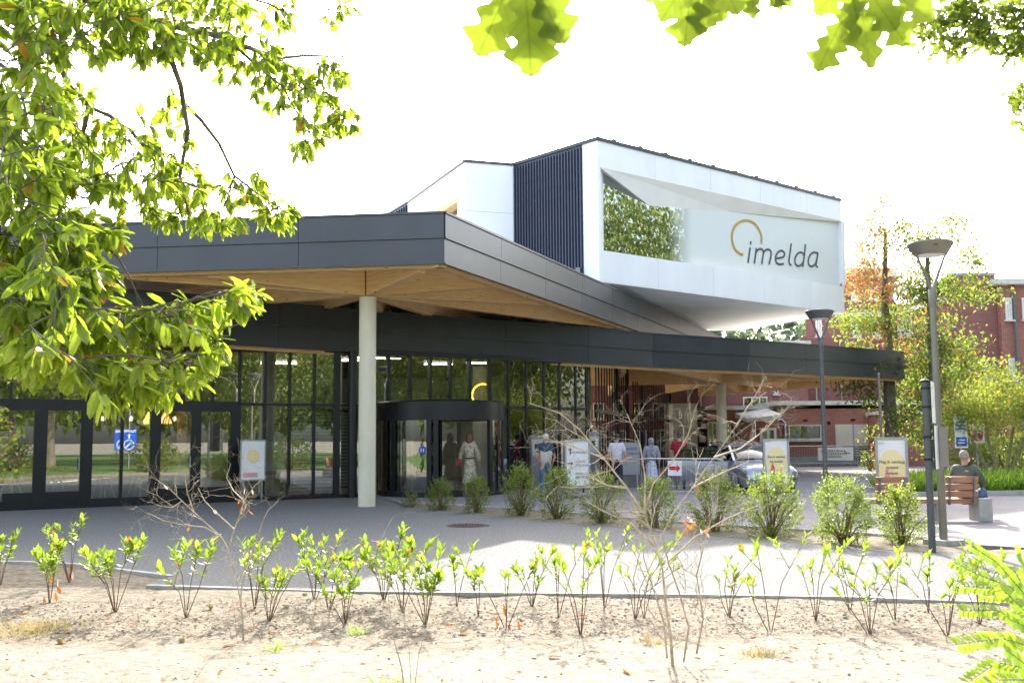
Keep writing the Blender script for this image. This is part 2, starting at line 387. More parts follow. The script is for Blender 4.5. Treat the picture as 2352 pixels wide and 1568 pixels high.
# soil of the planting bed: dark tilled strip near the kerb, pale sandy trodden strip in front
m, n, b = _mat('bed_soil'); b.inputs['Roughness'].default_value = .95; b.inputs['Specular IOR Level'].default_value = .1
tc = n.nodes.new('ShaderNodeTexCoord'); sx = n.nodes.new('ShaderNodeSeparateXYZ'); n.links.new(tc.outputs['Object'], sx.inputs[0])
no = n.nodes.new('ShaderNodeTexNoise'); no.inputs['Scale'].default_value = 1.6; no.inputs['Detail'].default_value = 9; n.links.new(tc.outputs['Object'], no.inputs[0])
a = n.nodes.new('ShaderNodeMath'); a.operation = 'MULTIPLY_ADD'; a.inputs[1].default_value = 2.6; n.links.new(no.outputs[0], a.inputs[0]); n.links.new(sx.outputs[1], a.inputs[2])
mr = n.nodes.new('ShaderNodeMapRange'); mr.inputs[1].default_value = 9.55; mr.inputs[2].default_value = 10.15; n.links.new(a.outputs[0], mr.inputs[0])
n3 = n.nodes.new('ShaderNodeTexNoise'); n3.inputs['Scale'].default_value = 9; n3.inputs['Detail'].default_value = 12; n3.inputs['Roughness'].default_value = .7; n.links.new(tc.outputs['Object'], n3.inputs[0])
def ramp2(c1, c2, fac, p1=.35, p2=.65):
    cr = n.nodes.new('ShaderNodeValToRGB'); cr.color_ramp.elements[0].color = (*c1, 1); cr.color_ramp.elements[1].color = (*c2, 1)
    cr.color_ramp.elements[0].position = p1; cr.color_ramp.elements[1].position = p2; n.links.new(fac, cr.inputs[0]); return cr.outputs[0]
sand = ramp2((.20,.17,.125), (.36,.31,.235), n3.outputs[0]); soil = ramp2((.12,.098,.07), (.29,.245,.18), n3.outputs[0])
mx = n.nodes.new('ShaderNodeMix'); mx.data_type = 'RGBA'; n.links.new(mr.outputs[0], mx.inputs[0]); n.links.new(sand, mx.inputs[6]); n.links.new(soil, mx.inputs[7])
n.links.new(mx.outputs[2], b.inputs['Base Color'])
bp = n.nodes.new('ShaderNodeBump'); bp.inputs['Strength'].default_value = .8; bp.inputs['Distance'].default_value = .03
n4 = n.nodes.new('ShaderNodeTexNoise'); n4.inputs['Scale'].default_value = 22; n4.inputs['Detail'].default_value = 10; n.links.new(tc.outputs['Object'], n4.inputs[0])
n.links.new(n4.outputs[0], bp.inputs['Height']); n.links.new(bp.outputs[0], b.inputs['Normal']); M['bed'] = m

g = MB().box((0, 60, -.16), (1400, 1200, .12)); g.build('ground', 'earth', kind='structure')
NEAR = [(-420,1282),(47,1289),(181,1295),(396,1322),(339,1342),(790,1356),(1580,1363),(1965,1369),(2352,1383),(2900,1402)]
SN = [(931,1164),(1083,1180),(1200,1192),(1400,1209),(1546,1224),(1663,1232),(1864,1248),(2066,1265),(2230,1270)]
SF = [(972,1157),(1157,1169),(1347,1183),(1429,1191),(1605,1206),(1831,1220),(1932,1225),(2133,1240),(2235,1250)]
g2 = lambda q: [G(*p) for p in q]
pth = g2(NEAR) + g2([(2900,1290)]) + g2(SN)[::-1] + [G(862,1139), G(800,1120), G(-420,1100)]
MB().slab(pth, -.09, 0).build('path', 'path', kind='structure')
MB().slab(g2(SN)+g2(SF)[::-1], -.09, .004).build('shrub_strip_soil', 'bed', kind='structure')
plz = g2(SF) + g2([(2900,1290)]) + [Vector((70,20,0)), Vector((70,57,0)), Vector((-2,57,0)), Vector((-3,31.4,0)), G(862,1139), G(945,1160)]
MB().slab(plz, -.09, .002).build('plaza_pavement', 'pavers', kind='structure')
MB().slab([(11.5,34.5),(70,33.2),(70,45),(12.5,46)], .002, .008).build('road', 'asphalt', kind='structure')
# kerbs
kb = MB()
def kerbline(pts, z, w=.08, nm='kerb', ht=.14, step=1.0):
    root = None
    for i in range(len(pts)-1):
        a, b2 = pts[i], pts[i+1]; L = (b2-a).length; k = max(1, int(L/step)); 
        for j in range(k):
            p, q = a.lerp(b2, j/k), a.lerp(b2, (j+1)/k); dd = (q-p).normalized()*.004
            m_ = MB().bar(p+dd+Vector((0,0,z-ht/2)), q-dd+Vector((0,0,z-ht/2)), w, ht)
            o = m_.build(nm, 'kerb', root, kind='structure' if root is None else None)
            root = root or o
nk = g2([(-420,1282),(47,1289),(181,1295),(396,1322)]); kerbline(nk, .008)
kerbline(g2([(339,1343.5),(790,1357.5),(1580,1364.5),(1965,1370.5),(2352,1385)]), .008)
kerbline(g2(SF), .05, .07)
# bumpy bed
NX, NY = 230, 110; xs = np.linspace(-8.5, 8.5, NX); ys = np.linspace(4.5, 15.2, NY); vs_ = []
for y in ys:
    for x in xs:
        p = Vector((x, y, 0)); h = noise.noise(p*1.1)*.02 + noise.noise(p*5)*.011 + noise.noise(p*14)*.009
        if y > 9.6: h *= 1.25
        vs_.append((x, y, min(-.006, -.024+h*1.1)))
fs_ = [(j*NX+i, j*NX+i+1, (j+1)*NX+i+1, (j+1)*NX+i) for j in range(NY-1) for i in range(NX-1)]
me = bpy.data.meshes.new('planting_bed'); me.from_pydata(vs_, [], fs_); link('planting_bed', me, 'bed', None, True, 'structure')
def bedz(x, y):
    p = Vector((x, y, 0)); h = noise.noise(p*1.1)*.02 + noise.noise(p*5)*.011 + noise.noise(p*14)*.009
    if y > 9.6: h *= 1.25
    return min(-.006, -.024+h*1.1)

# ------------------------------------------------------------------ entrance building
B = thing('entrance_building', 'glass-fronted entrance building with dark roof edges and a white upper box reading imelda', 'building', (0, 32, 0))
CAN = [(-16.5,22.5),(-12.5,25.0),(-10.7,26.2),(-7.5,28.2),(-5.15,29.6),(-.24,33),(2.68,35.8)]       # glass line in plan
def facpt(px, line=CAN):
    d = ray(px, 1008); d = Vector((d.x, d.y))
    for i in range(len(line)-1):
        a, b2 = Vector(line[i]), Vector(line[i+1]); e = b2-a; den = d.x*e.y-d.y*e.x
        if abs(den) < 1e-9: continue
        u = (a.y*d.x - a.x*d.y)/(-den) if False else None
        t = (a.x*e.y-a.y*e.x)/den; s_ = (a.x*d.y-a.y*d.x)/den
        if t > 0 and -.001 <= s_ <= 1.001: return Vector((d.x*t, d.y*t, 0)), e.normalized()
    return None, None
def panels(parent, pts, z0, z1, step, th=.05, off=0, name='fascia_panel', m='fascia', gap=.012):
    """metal sheets one after the other along a line in plan; outward is to the right of the walk"""
    for i in range(len(pts)-1):
        a, b2 = Vector((*pts[i][:2], 0)), Vector((*pts[i+1][:2], 0)); L = (b2-a).length; k = max(1, round(L/step)); u = (b2-a)/L
        nn = u.cross(Vector((0,0,1)))
        for j in range(k):
            p = a + u*(L*j/k+gap/2) + nn*off; q = a + u*(L*(j+1)/k-gap/2) + nn*off
            MB().wall(p, q, z0, z1, th).build(name, m, parent)
def fascia(pts, z0, z1, step):
    mid = z0+(z1-z0)*.49
    panels(B, pts, z0+.03, mid, step, off=.0); panels(B, pts, mid+.02, z1-.05, step, off=.03)
    for z, o, h in ((mid, .045, .035), (z0, .035, .035), (z1-.05, .06, .05)):
        mb = MB()
        for i in range(len(pts)-1):
            a, b2 = Vector((*pts[i][:2], 0)), Vector((*pts[i+1][:2], 0)); nn = (b2-a).normalized().cross(Vector((0,0,1)))
            mb.wall(a+nn*o, b2+nn*o, z, z+h, o+.06)
        mb.build('drip_edge', 'fascia', B)
# upper roof
UC = Vector((-1.56, 23.5, 0)); UL = Vector((-15.5, 25.2, 0)); UR = Vector((11.2, 54.4, 0))
fascia([UL, UC, UR], 5.70, 6.94, 3.4)
up_poly = [(UC.x-.03, UC.y+.12), (UR.x-.12, UR.y), (-6, 58), (-16, 50), (UL.x, UL.y+.12)]
MB().slab(up_poly, 6.22, 6.90).build('upper_roof', 'gravel', B)
MB().slab([(p[0], p[1]) for p in up_poly], 6.16, 6.215).build('soffit', 'whitesoft', B)
# lower canopy
TIP = Vector((17.9, 46.6, 0)); BK = Vector((10.8, 65.6, 0))
LF = [Vector((-16.5,22.35,0)), G(450,787,4.2), G(640,799,4.2), G(868,812,4.2), G(1160,826,4.2), G(1352,835.5,4.2), G(1500,844,4.2), G(1721,853,4.2), TIP]
for v in LF: v.z = 0
LF[0] = Vector((LF[1].x-6, LF[1].y-4.4, 0))
fascia(LF, 4.2, 5.47, 3.9); fascia([TIP, BK], 4.2, 5.47, 3.9)
inn = lambda P, d: Vector((P.x-d*.35, P.y+d, 0))
lo_poly = [inn(p, .12) for p in LF[:-1]] + [Vector((TIP.x-.3, TIP.y+.1, 0)), Vector((BK.x-.15, BK.y-.2, 0)), Vector((4, 66, 0)), Vector((-20, 52, 0)), Vector((-22, 30, 0))]
MB().slab(lo_poly, 4.95, 5.42).build('lower_roof', 'gravel', B)
MB().slab([(p.x, p.y) for p in lo_poly], 4.90, 4.945).build('soffit', 'whitesoft', B)
def edgebeam(pts, z0, z1, off=-.10, t=.14):
    mb = MB()
    for i in range(len(pts)-1):
        a, b2 = Vector((*pts[i][:2], 0)), Vector((*pts[i+1][:2], 0)); nn = (b2-a).normalized().cross(Vector((0,0,1)))
        e = (b2-a).normalized()*.12*(1 if i else 0); mb.wall(a+nn*off, b2+nn*off, z0, z1, t)
    mb.build('edge_beam', 'glulam', B)
edgebeam([UL, UC, UR], 5.645, 6.155, -.16, .16); edgebeam(LF, 4.12, 4.895, -.16, .16); edgebeam([TIP, BK], 4.12, 4.895, -.16, .16)
EDG = [(UL, UC), (UC, UR)]; EDL = [(LF[i], LF[i+1]) for i in range(len(LF)-1)] + [(TIP, BK)]
def beam(c, zc0, e, ze0, zt, wd=.22, m='glulam'):
    c = Vector((c.x, c.y, 0)); e = Vector((e.x, e.y, 0)); u = (e-c).normalized(); s_ = u.cross(Vector((0,0,1)))*wd/2
    ed = EDG if zt > 5.5 else EDL; L = (e-c).length; cut = .1
    def dist(p):
        best = 9
        for a, b2 in ed:
            q_ = Vector((b2.x-a.x, b2.y-a.y, 0)); t = max(0, min(1, (p-a).dot(q_)/q_.dot(q_))); best = min(best, (p-(a+q_*t)).length)
        return best
    while cut < L*.7 and min(dist(e-u*cut-s_), dist(e-u*cut+s_)) < .30: cut += .05
    ze0 = zc0+(ze0-zc0)*(L-cut)/L
    c2, e2 = c+u*.09, e-u*cut
    lo = [Vector((*(c2-s_).xy, zc0)), Vector((*(e2-s_).xy, ze0)), Vector((*(e2-s_).xy, zt)), Vector((*(c2-s_).xy, zt))]
    hi = [Vector((*(c2+s_).xy, zc0)), Vector((*(e2+s_).xy, ze0)), Vector((*(e2+s_).xy, zt)), Vector((*(c2+s_).xy, zt))]
    MB().hexa(lo, hi).build('beam', m, B)
C1 = Vector((-3.65, 25.75, 0)); C2 = Vector((9.17, 45, 0))
for q in ((200,632),(394,625),(1005,606),(1128,657),(1254,699),(1461,760)):
    e = G(q[0], q[1], 5.70); e.z = 0
    beam(C1, 5.27, e, 5.66, 6.155)
for e in (Vector((-13.5,33,0)), Vector((-8.5,36,0)), Vector((-4.5,38,0)), Vector((-1,40,0))): beam(C1, 5.27, e, 5.72, 6.155)
MB().box((C1.x, C1.y, 5.7), (.13,.13,.88), .5).build('beam_node', 'black', B)
for q in ((1470,841),(1459,879),(1532,902),(1876,860),(2040,868),(1806,890),(1690,900)):
    e = G(q[0], q[1], 4.2); e.z = 0
    beam(C2, 3.98, e, 4.18, 4.895)
beam(C2, 3.98, Vector((3,50,0)), 4.18, 4.895); beam(Vector((4.2,38.5,0)), 4.1, Vector((6,64,0)), 4.18, 4.895, .2)
MB().box((C2.x, C2.y, 4.4), (.13,.13,.9), .5).build('beam_node', 'black', B)
for c, z in ((C1, 5.26), (C2, 3.97)):
    o = MB().lathe([(.215,0),(.215,z-.02),(.19,z)], (c.x, c.y, 0), 32).build('column', 'concrete_col', B, True)
MB().lathe([(.135,0),(.135,4.2)], (facpt(791)[0]+Vector((.25,-.1,0))), 20).build('column', 'black', B, True)

# glass front -----------------------------------------------------------------
GT, TR1 = 4.2, 2.64
def mull(px, z0=.0, z1=GT, wd=.07, dp=.2, name='mullion'):
    p, u = facpt(px); nn = u.to_3d().cross(Vector((0,0,1)))
    return MB().box((p.x-nn.x*dp/2+nn.x*.04, p.y-nn.y*dp/2+nn.y*.04, (z0+z1)/2), (wd, dp, z1-z0), math.atan2(u.y, u.x)).build(name, 'black', B)
def rail(pa, pb, z0, z1, dp=.14, name='transom', o=.03):
    a, _ = facpt(pa); b2, _ = facpt(pb); pts = [a]+[Vector((*c, 0)) for c in CAN if a.x+.01 < c[0] < b2.x-.01]+[b2]
    mb = MB()
    for i in range(len(pts)-1):
        nn = (pts[i+1]-pts[i]).normalized().cross(Vector((0,0,1))); mb.wall(pts[i]+nn*o, pts[i+1]+nn*o, z0, z1, dp)
    mb.build(name, 'black', B)
def pane(pa, pb, z0, z1, m='glass'):
    a, _ = facpt(pa); b2, _ = facpt(pb); d_ = (b2-a).normalized()*.02
    j = rnd.uniform(-.004, .004)
    MB().wall(a+d_, b2-d_, z0+.01, z1-.01, .02).build('pane', m, B)
LOW = [-230, -120, 93, 199, 280, 357, 450, 540, 607.5, 664, 720.7, 773, 855, 950, 1060, 1168, 1209, 1250, 1285, 1323, 1348]
UPP = [-230, -120, 20, 138, 199, 280, 353, 419, 486, 548, 607.5, 664, 720.7, 773, 842, 893, 942.6, 989, 1035, 1080, 1126, 1168, 1209, 1250, 1285, 1323, 1348]
for i, p in enumerate(LOW):
    if p in (855, 950, 1060): continue
    wd = {93:.3, 199:.28, 357:.26, 450:.26, 540:.28, 773:.18}.get(p, .075)
    if p <= 540 and p > -50: mull(p, 0, TR1+.06, wd)
    else: mull(p, 0, TR1, wd if p != 773 else .18)
for p in UPP: mull(p, TR1-.02, GT, .07 if p not in (773,) else .18)
for i in range(len(LOW)-1):
    if 773 < LOW[i+1] and LOW[i] < 1150: continue
    pane(LOW[i], LOW[i+1], .12 if LOW[i] >= 540 else .22, TR1-.03)
for i in range(len(UPP)-1): pane(UPP[i], UPP[i+1], TR1+.05, GT)
pane(773, 842, .1, TR1-.03); mull(842, 0, TR1, .08); pane(1140, 1168, .1, TR1)
rail(-230, 551, TR1-.10, TR1+.08); rail(551, 862, TR1-.02, TR1+.045, .1); rail(1140, 1350, TR1-.03, TR1+.035, .1)
rail(-230, 551, 0, .22, .1, 'sill'); rail(551, 862, 0, .1, .1, 'sill'); rail(1140, 1350, 0, .1, .1, 'sill'); rail(-230, 1350, GT-.03, GT+.12, .12, 'head_rail')
for a_, b_ in ((102, 187), (370, 440), (461, 528), (10, 80)):       # door leaves in the left part
    rail(a_, b_, .22, .42, .08, 'door_rail', .045); rail(a_, b_, TR1-.2, TR1-.1, .08, 'door_rail', .045)
# small vertical handles
for px in (182, 436):
    p, u = facpt(px); nn = u.to_3d().cross(Vector((0,0,1))); MB().tube([p+nn*.1+Vector((0,0,.95)), p+nn*.1+Vector((0,0,1.25))], .015).build('handle', 'galv', B)
# right hand glass end wall, going back
MB().wall((2.68,35.8), (3.3,47), 0, GT+.6, .02).build('pane', 'glass', B)
for k in range(5): MB().box((2.72+.06*k*2, 36.4+k*2.2, 2.2), (.12,.07,4.4)).build('mullion', 'black', B)

# screen of upright fins ------------------------------------------------------
FA, FB, FC = Vector((2.9,36.1,0)), Vector((5.07,44.6,0)), Vector((9.6,62,0))
def fins(a, b2, n_, za, zb, wd, thick=()):
    L = (b2-a).length; u = (b2-a)/L; an = math.atan2(u.y, u.x)
    for i in range(n_):
        t = (i+.5)/n_; p = a.lerp(b2, t); zt = za+(zb-za)*t; k = 2.2 if i in thick else 1
        MB().box((p.x, p.y, zt/2), (wd*k, .046*k, zt), an).build('fin', 'black', B)
    MB().bar(a+Vector((0,0,2.6)), b2+Vector((0,0,2.6)), .06, .12).build('transom', 'black', B)
fins(FA, FB, 14, 4.4, 4.88, .06, (8, 13)); fins(FB+Vector((.25,.9,0)), FC, 22, 4.15, 4.5, .09, (4, 21))

# revolving door --------------------------------------------------------------
RC = Vector((-2.2, 31.3, 0)); RR = 1.92
RD = MB().lathe([(RR,2.2),(RR,2.74),(RR-.06,2.78)], RC, 56).build('revolving_door', 'black', B, True)
def arc_wall(a0, a1, z0, z1, r, t=.04, n_=10):
    mb = MB()
    for i in range(n_):
        p0, p1 = R(a0+(a1-a0)*i/n_), R(a0+(a1-a0)*(i+1)/n_)
        q = lambda a, rr, z: RC+Vector((rr*math.cos(a), rr*math.sin(a), z))
        mb.hexa([q(p0,r,z0), q(p1,r,z0), q(p1,r-t,z0), q(p0,r-t,z0)], [q(p0,r,z1), q(p1,r,z1), q(p1,r-t,z1), q(p0,r-t,z1)])
    return mb
arc_wall(182, 226, .15, 2.2, RR-.04, .02).build('pane', 'glass', RD, True); arc_wall(229, 263, .15, 2.2, RR-.04, .02).build('pane', 'glass', RD, True)
arc_wall(325, 360, .1, 2.2, RR-.04, .02).build('pane', 'glass', RD, True)
arc_wall(180, 265, 0, .16, RR, .08).build('base_rail', 'black', RD)
for a in (182, 227.5, 264, 270, 325, 358): MB().box(RC+Vector(((RR-.05)*math.cos(R(a)), (RR-.05)*math.sin(R(a)), 1.1)), (.1,.14,2.2), R(a)).build('post', 'black', RD)
for a in (20, 110, 200, 250):
    e = RC+Vector((1.75*math.cos(R(a)), 1.75*math.sin(R(a)), 0)); MB().wall(RC, e, .08, 2.15, .02).build('wing', 'glass_clear', RD)
    MB().box(e+Vector((0,0,1.1)), (.07,.07,2.1), R(a)).build('wing_frame', 'black', RD)
MB().tube([RC, RC+Vector((0,0,2.2))], .06).build('door_shaft', 'black', RD)
MB().lathe([(RR-.02,.003),(RR-.02,.012)], RC, 40).build('door_mat', 'rubber', RD)
def decal(name, m, p, u, nn, pts2, parent, z=.004):        # flat shape on a plane: p origin, u right, z up
    vs2 = [p+u*a+Vector((0,0,c))+nn*z for a, c in pts2]; back = [v-nn*.003 for v in vs2]
    return MB().hexa(back, vs2).build(name, m, parent)
def disc(r, n_=20): return [(r*math.cos(2*math.pi*i/n_), r*math.sin(2*math.pi*i/n_)) for i in range(n_)]
aa = R(258); pp = RC+Vector(((RR-.03)*math.cos(aa), (RR-.03)*math.sin(aa), 1.35)); nn_ = Vector((math.cos(aa), math.sin(aa), 0)); uu_ = nn_.cross(Vector((0,0,-1)))
decal('sticker', 'blue', pp, uu_, nn_, disc(.11), RD)
for dx in (-.035, .04): decal('sticker_mark', 'whitepaint', pp+uu_*dx, uu_, nn_, [(-.012,-.06),(.012,-.06),(.018,.02),(0,.05),(-.018,.02)], RD, .008)

# interior --------------------------------------------------------------------
M['floor_in'] = mat('floor_in', (.45,.44,.42), .3, var=.1); M['wall_in'] = mat('wall_in', (.62,.59,.52), .8, var=.08); M['dark_in'] = mat('dark_in', (.05,.045,.04), .8)
ip = [(c[0], c[1]+.06) for c in CAN] + [(3.2,47),(-18,47),(-20,22.5)]
MB().slab(ip, -.02, .008).build('floor', 'floor_in', B)
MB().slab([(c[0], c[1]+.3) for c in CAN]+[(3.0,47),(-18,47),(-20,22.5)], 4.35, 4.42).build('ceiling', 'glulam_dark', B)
MB().box((-8,45.5,2.2), (23,.2,4.4)).build('back_wall', 'wall_in', B)
MB().wall((-19.5,23.5), (-19,46), 0, 4.4, .2).build('side_wall', 'wall_in', B)
for x, y, ww in ((-5.6,31.9,.5),(-10.2,34,.45),(-7.3,30.6,.35),(-9.6,30,.3),(-1.2,38,.5),(1.2,39,.6)): MB().box((x,y,2.15), (ww,.35,4.3)).build('pillar', 'wall_in', B)
# timber-slatted wall panels behind the glass
for px in (640, 698, 735):
    p, u = facpt(px); q = p+Vector((.5,1.1,0))
    pn = MB().box(q+Vector((0,0,1.4)), (.72,.03,2.3), .6).build('slat_board', 'dark_in', B)
    for k in range(22): MB().box(q+Vector((.014,-.02,.33+k*.1)), (.72,.03,.082), .6).build('slat', 'wall_in', B)
M['lampglow'] = emat('lamp_glow', (1,.86,.62), .7); M['stripglow'] = emat('strip_glow', (1,.95,.85), 6.0); M['orangeglow'] = emat('orange_glow', (1,.4,.12), 1.1)
for x, y, l in ((-5.2,34,1.2),(-4.4,33,1.6),(-2.6,36,1.0),(-1.2,35.5,.8),(2.0,38.5,.6),(-8,35,1.2)):
    MB().box((x,y,4.28), (l,.06,.05), .25).build('strip_light', 'stripglow', B)
# illuminated yellow arc inside the foyer
p0 = D(1110, 907, 37); MB().tube([p0+Vector((.4*math.cos(R(a)), 0, .4*math.sin(R(a)))) for a in range(70, 215, 8)], .03, 8).build('light_arc', emat('arc_glow', (1,.55,.05), 1.6), B, True)

# white box -------------------------------------------------------------------
BA, BB = Vector((3.13,36,7.23)), Vector((15.04,45.9,7.23)); fn = (BB-BA).normalized().cross(Vector((0,0,1)))
fpl = lambda px, py: PLN(px, py, BA, fn)
cr8 = lambda x, y: (1332.3+x*.30466, 303.2+y*.30466)
TL, TRt = fpl(*cr8(150,266)), fpl(*cr8(1990,676)); BL, BR = fpl(*cr8(160,890)), fpl(*cr8(2000,1166))
ZT, ZB = 12.41, 7.23; Lb = (BB-BA).length; ub = (BB-BA)/Lb
def fr(s, z, o=0): return BA + ub*s + Vector((0,0,z-ZB)) - fn*o
def zat(p, q, s):
    s0, s1 = (p-BA).dot(ub), (q-BA).dot(ub); return p.z+(q.z-p.z)*(s-s0)/(s1-s0)
cuts_t = [fpl(*cr8(x,400)).xy for x in (568,985,1357,1705)]; st = [0]+[(Vector((*c,ZB))-BA).dot(ub) for c in cuts_t]+[Lb]
cuts_b = [fpl(*cr8(x,1050)).xy for x in (590,1003,1385,1730)]; sb = [0]+[(Vector((*c,ZB))-BA).dot(ub) for c in cuts_b]+[Lb]
for i in range(5):
    a, b2 = st[i]+.008*(i > 0), st[i+1]-.008*(i < 4)
    za, zb = zat(TL, TRt, a), zat(TL, TRt, b2)
    MB().hexa([fr(a,za), fr(b2,zb), fr(b2,ZT-.1), fr(a,ZT-.1)], [fr(a,za,.12), fr(b2,zb,.12), fr(b2,ZT-.1,.12), fr(a,ZT-.1,.12)]).build('white_panel', 'white', B)
    a, b2 = sb[i]+.008*(i > 0), sb[i+1]-.008*(i < 4)
    za, zb = zat(BL, BR, a), zat(BL, BR, b2)
    MB().hexa([fr(a,ZB), fr(b2,ZB), fr(b2,zb), fr(a,za)], [fr(a,ZB,.12), fr(b2,ZB,.12), fr(b2,zb,.12), fr(a,za,.12)]).build('white_panel', 'white', B)
sR = ((TRt-BA).dot(ub)+(BR-BA).dot(ub))/2
MB().hexa([fr(sR,zat(BL,BR,sR)), fr(Lb,zat(BL,BR,Lb)), fr(Lb,zat(TL,TRt,Lb)), fr(sR,zat(TL,TRt,sR))], [fr(sR,zat(BL,BR,sR),.12), fr(Lb,zat(BL,BR,Lb),.12), fr(Lb,zat(TL,TRt,Lb),.12), fr(sR,zat(TL,TRt,sR),.12)]).build('white_panel', 'white', B)
# recess: glass stands back, 1.2 m at the left and .25 m at the right
ga, gb = BA-fn*.5, BB-fn*.22; gn = (gb-ga).normalized().cross(Vector((0,0,1)))
gpl = lambda px, py: PLN(px, py, ga, gn)
GL1, GL2, GM, GTR = gpl(*cr8(175,310)), gpl(*cr8(520,555)), gpl(*cr8(1140,605)), gpl(*cr8(1955,681))
GBR, GBL = gpl(*cr8(1980,1190)), gpl(*cr8(178,925))
def facet(pts, name='reveal', m='whitesoft', th=.03):
    P = [Vector(p) for p in pts]; c = sum(P, Vector())/len(P); nn = (P[1]-P[0]).cross(P[2]-P[0]).normalized()
    bm_c = (BA+BB)/2 - fn*3 + Vector((0,0,2.5))
    MB().hexa(P, [p+nn*th for p in P]).build(name, m, B)
facet([TL, TRt, GTR, GM]); facet([TL, GM, GL2]); facet([TL, GL2, GL1], m='white')
facet([TL, GL1, GBL, BL]); facet([BR, GBR, GTR, TRt])
# film-covered glass: clear at the left, frosted towards the right
m, n, b = _mat('filmed_glass'); n.nodes.remove(b)
tc = n.nodes.new('ShaderNodeTexCoord'); sx = n.nodes.new('ShaderNodeSeparateXYZ'); n.links.new(tc.outputs['Object'], sx.inputs[0])
g1, g2_ = gpl(*cr8(640,800)).x, gpl(*cr8(870,800)).x
mr = n.nodes.new('ShaderNodeMapRange'); mr.interpolation_type = 'SMOOTHSTEP'; mr.inputs[1].default_value = g1; mr.inputs[2].default_value = g2_; n.links.new(sx.outputs[0], mr.inputs[0])
gl = n.nodes.new('ShaderNodeBsdfGlossy'); gl.inputs['Roughness'].default_value = .012; gl.inputs[0].default_value = (.75,.8,.75,1)
df = n.nodes.new('ShaderNodeBsdfPrincipled'); df.inputs['Base Color'].default_value = (.71,.735,.725,1); df.inputs['Roughness'].default_value = .35
dk = n.nodes.new('ShaderNodeBsdfDiffuse'); dk.inputs[0].default_value = (.02,.03,.02,1)
m1 = n.nodes.new('ShaderNodeMixShader'); m1.inputs[0].default_value = .62; n.links.new(dk.outputs[0], m1.inputs[1]); n.links.new(gl.outputs[0], m1.inputs[2])
m2 = n.nodes.new('ShaderNodeMixShader'); n.links.new(mr.outputs[0], m2.inputs[0]); n.links.new(m1.outputs[0], m2.inputs[1]); n.links.new(df.outputs[0], m2.inputs[2])
n.links.new(m2.outputs[0], n.nodes['Material Output'].inputs[0]); M['film'] = m
MB().hexa([GBL, GBR, GTR, GM, GL2, GL1], [p-gn*.03 for p in (GBL, GBR, GTR, GM, GL2, GL1)]).build('pane', 'film', B)
# side wall of the box: white return, then dark ribs
S0, S1, SE = Vector((3.13,36,0)), Vector((2.62,36.58,0)), Vector((.12,39.4,0))
MB().wall(S1, S0, ZB-.5, ZT-.1, .12).build('white_panel', 'white', B)
MB().wall(SE, S1, ZB-.5, ZT-.1, .1).build('cladding_back', 'rib', B)
Lr = (S1-SE).length; us = (S1-SE)/Lr; ns = us.cross(Vector((0,0,1)))
rib_me = None
for i in range(24):
    p = SE + us*(Lr*(i+.5)/24) + ns*.03
    if rib_me is None:
        o = MB().box((0,0,2.76), (.055,.07,5.52), math.atan2(us.y, us.x)).build('cladding_rib', 'rib', None, local=True); rib_me = o.data
    else: o = bpy.data.objects.new('cladding_rib', rib_me); col.objects.link(o)
    o.parent = B; o.location = Vector((p.x, p.y, 6.7)) - B.location
# body, roof, underside of the box
BBK, BAK = Vector((11.8,53.2,0)), Vector((-2,47,0))
box_poly = [BA-fn*.14+ub*.05, BB-fn*.14-ub*.05, BBK, Vector((-3,52,0)), SE+Vector((-.1,.15,0)), S1-ns*.12]
MB().slab(box_poly, ZT-.14, ZT-.05).build('box_roof', 'fascia', B)
MB().slab([BA-fn*.0, BB-fn*.0, BBK, Vector((-3,52,0)), SE, S1], ZB-.06, ZB-.004).build('box_underside', 'whitesoft', B)
MB().wall(Vector((*BB.xy,0))-fn*.13, BBK, ZB, ZT-.1, -.12).build('white_panel', 'white', B)
mb = MB()
for a, b2 in ((SE, S0), (Vector((*BA.xy,0)), Vector((*BB.xy,0))), (Vector((*BB.xy,0)), BBK)):
    nn = (b2-a).normalized().cross(Vector((0,0,1))); e = (b2-a).normalized()*.05; mb.wall(a-e+nn*.06, b2+e+nn*.06, ZT-.1, ZT+.02, .3)
mb.build('roof_edge', 'fascia', B)
for i in range(11):
    s = Lb*(i+.6)/11; MB().box(fr(s, ZT+.05), (.16,.1,.07), math.atan2(ub.y, ub.x)).build('roof_clip', 'fascia', B)
# second white volume at the left
V0, V1, V2, V3 = Vector((.12,39.4,0)), Vector((-1.78,38.8,0)), Vector((-4.68,45.6,0)), Vector((-6.6,49.5,0))
zt2 = 12.31; zj = 10.4
MB().wall(V1, V0, 6.8, zj-.008, .12).build('white_panel', 'white', B); MB().wall(V1, V0, zj+.008, zt2, .12).build('white_panel', 'white', B)
wA = V2.lerp(V1, .35); wB = V2.lerp(V1, .894); wz0, wz1 = 8.2, 11.1
MB().wall(V2, V1, wz1, zt2, .12).build('white_panel', 'white', B); MB().wall(wB, V1, 6.8, wz1, .12).build('white_panel', 'white', B); MB().wall(V2, wA, 6.8, wz1, .12).build('white_panel', 'white', B)
wn = (V1-V2).normalized().cross(Vector((0,0,1)))
fo = MB().wall(wA-wn*.02, wB-wn*.02, wz1-.16, wz1-.004, .5).build('window_frame', 'glulam', B)
MB().wall(wB-(wB-wA).normalized()*.1-wn*.02, wB-wn*.02, wz0, wz1-.17, .5).build('window_frame', 'white', B)
MB().wall(wA-wn*.4, wB-wn*.4, 6.8, wz1-.1, .02).build('pane', 'glass', B)
MB().wall(V3, V2, 6.8, zt2, .1).build('cladding_back', 'rib', B)
for i in range(14):
    p = V3.lerp(V2, (i+.5)/14)+wn*.03; o = bpy.data.objects.new('cladding_rib', rib_me); col.objects.link(o); o.parent = B; o.location = Vector((p.x, p.y, 6.7))-B.location
mb = MB()
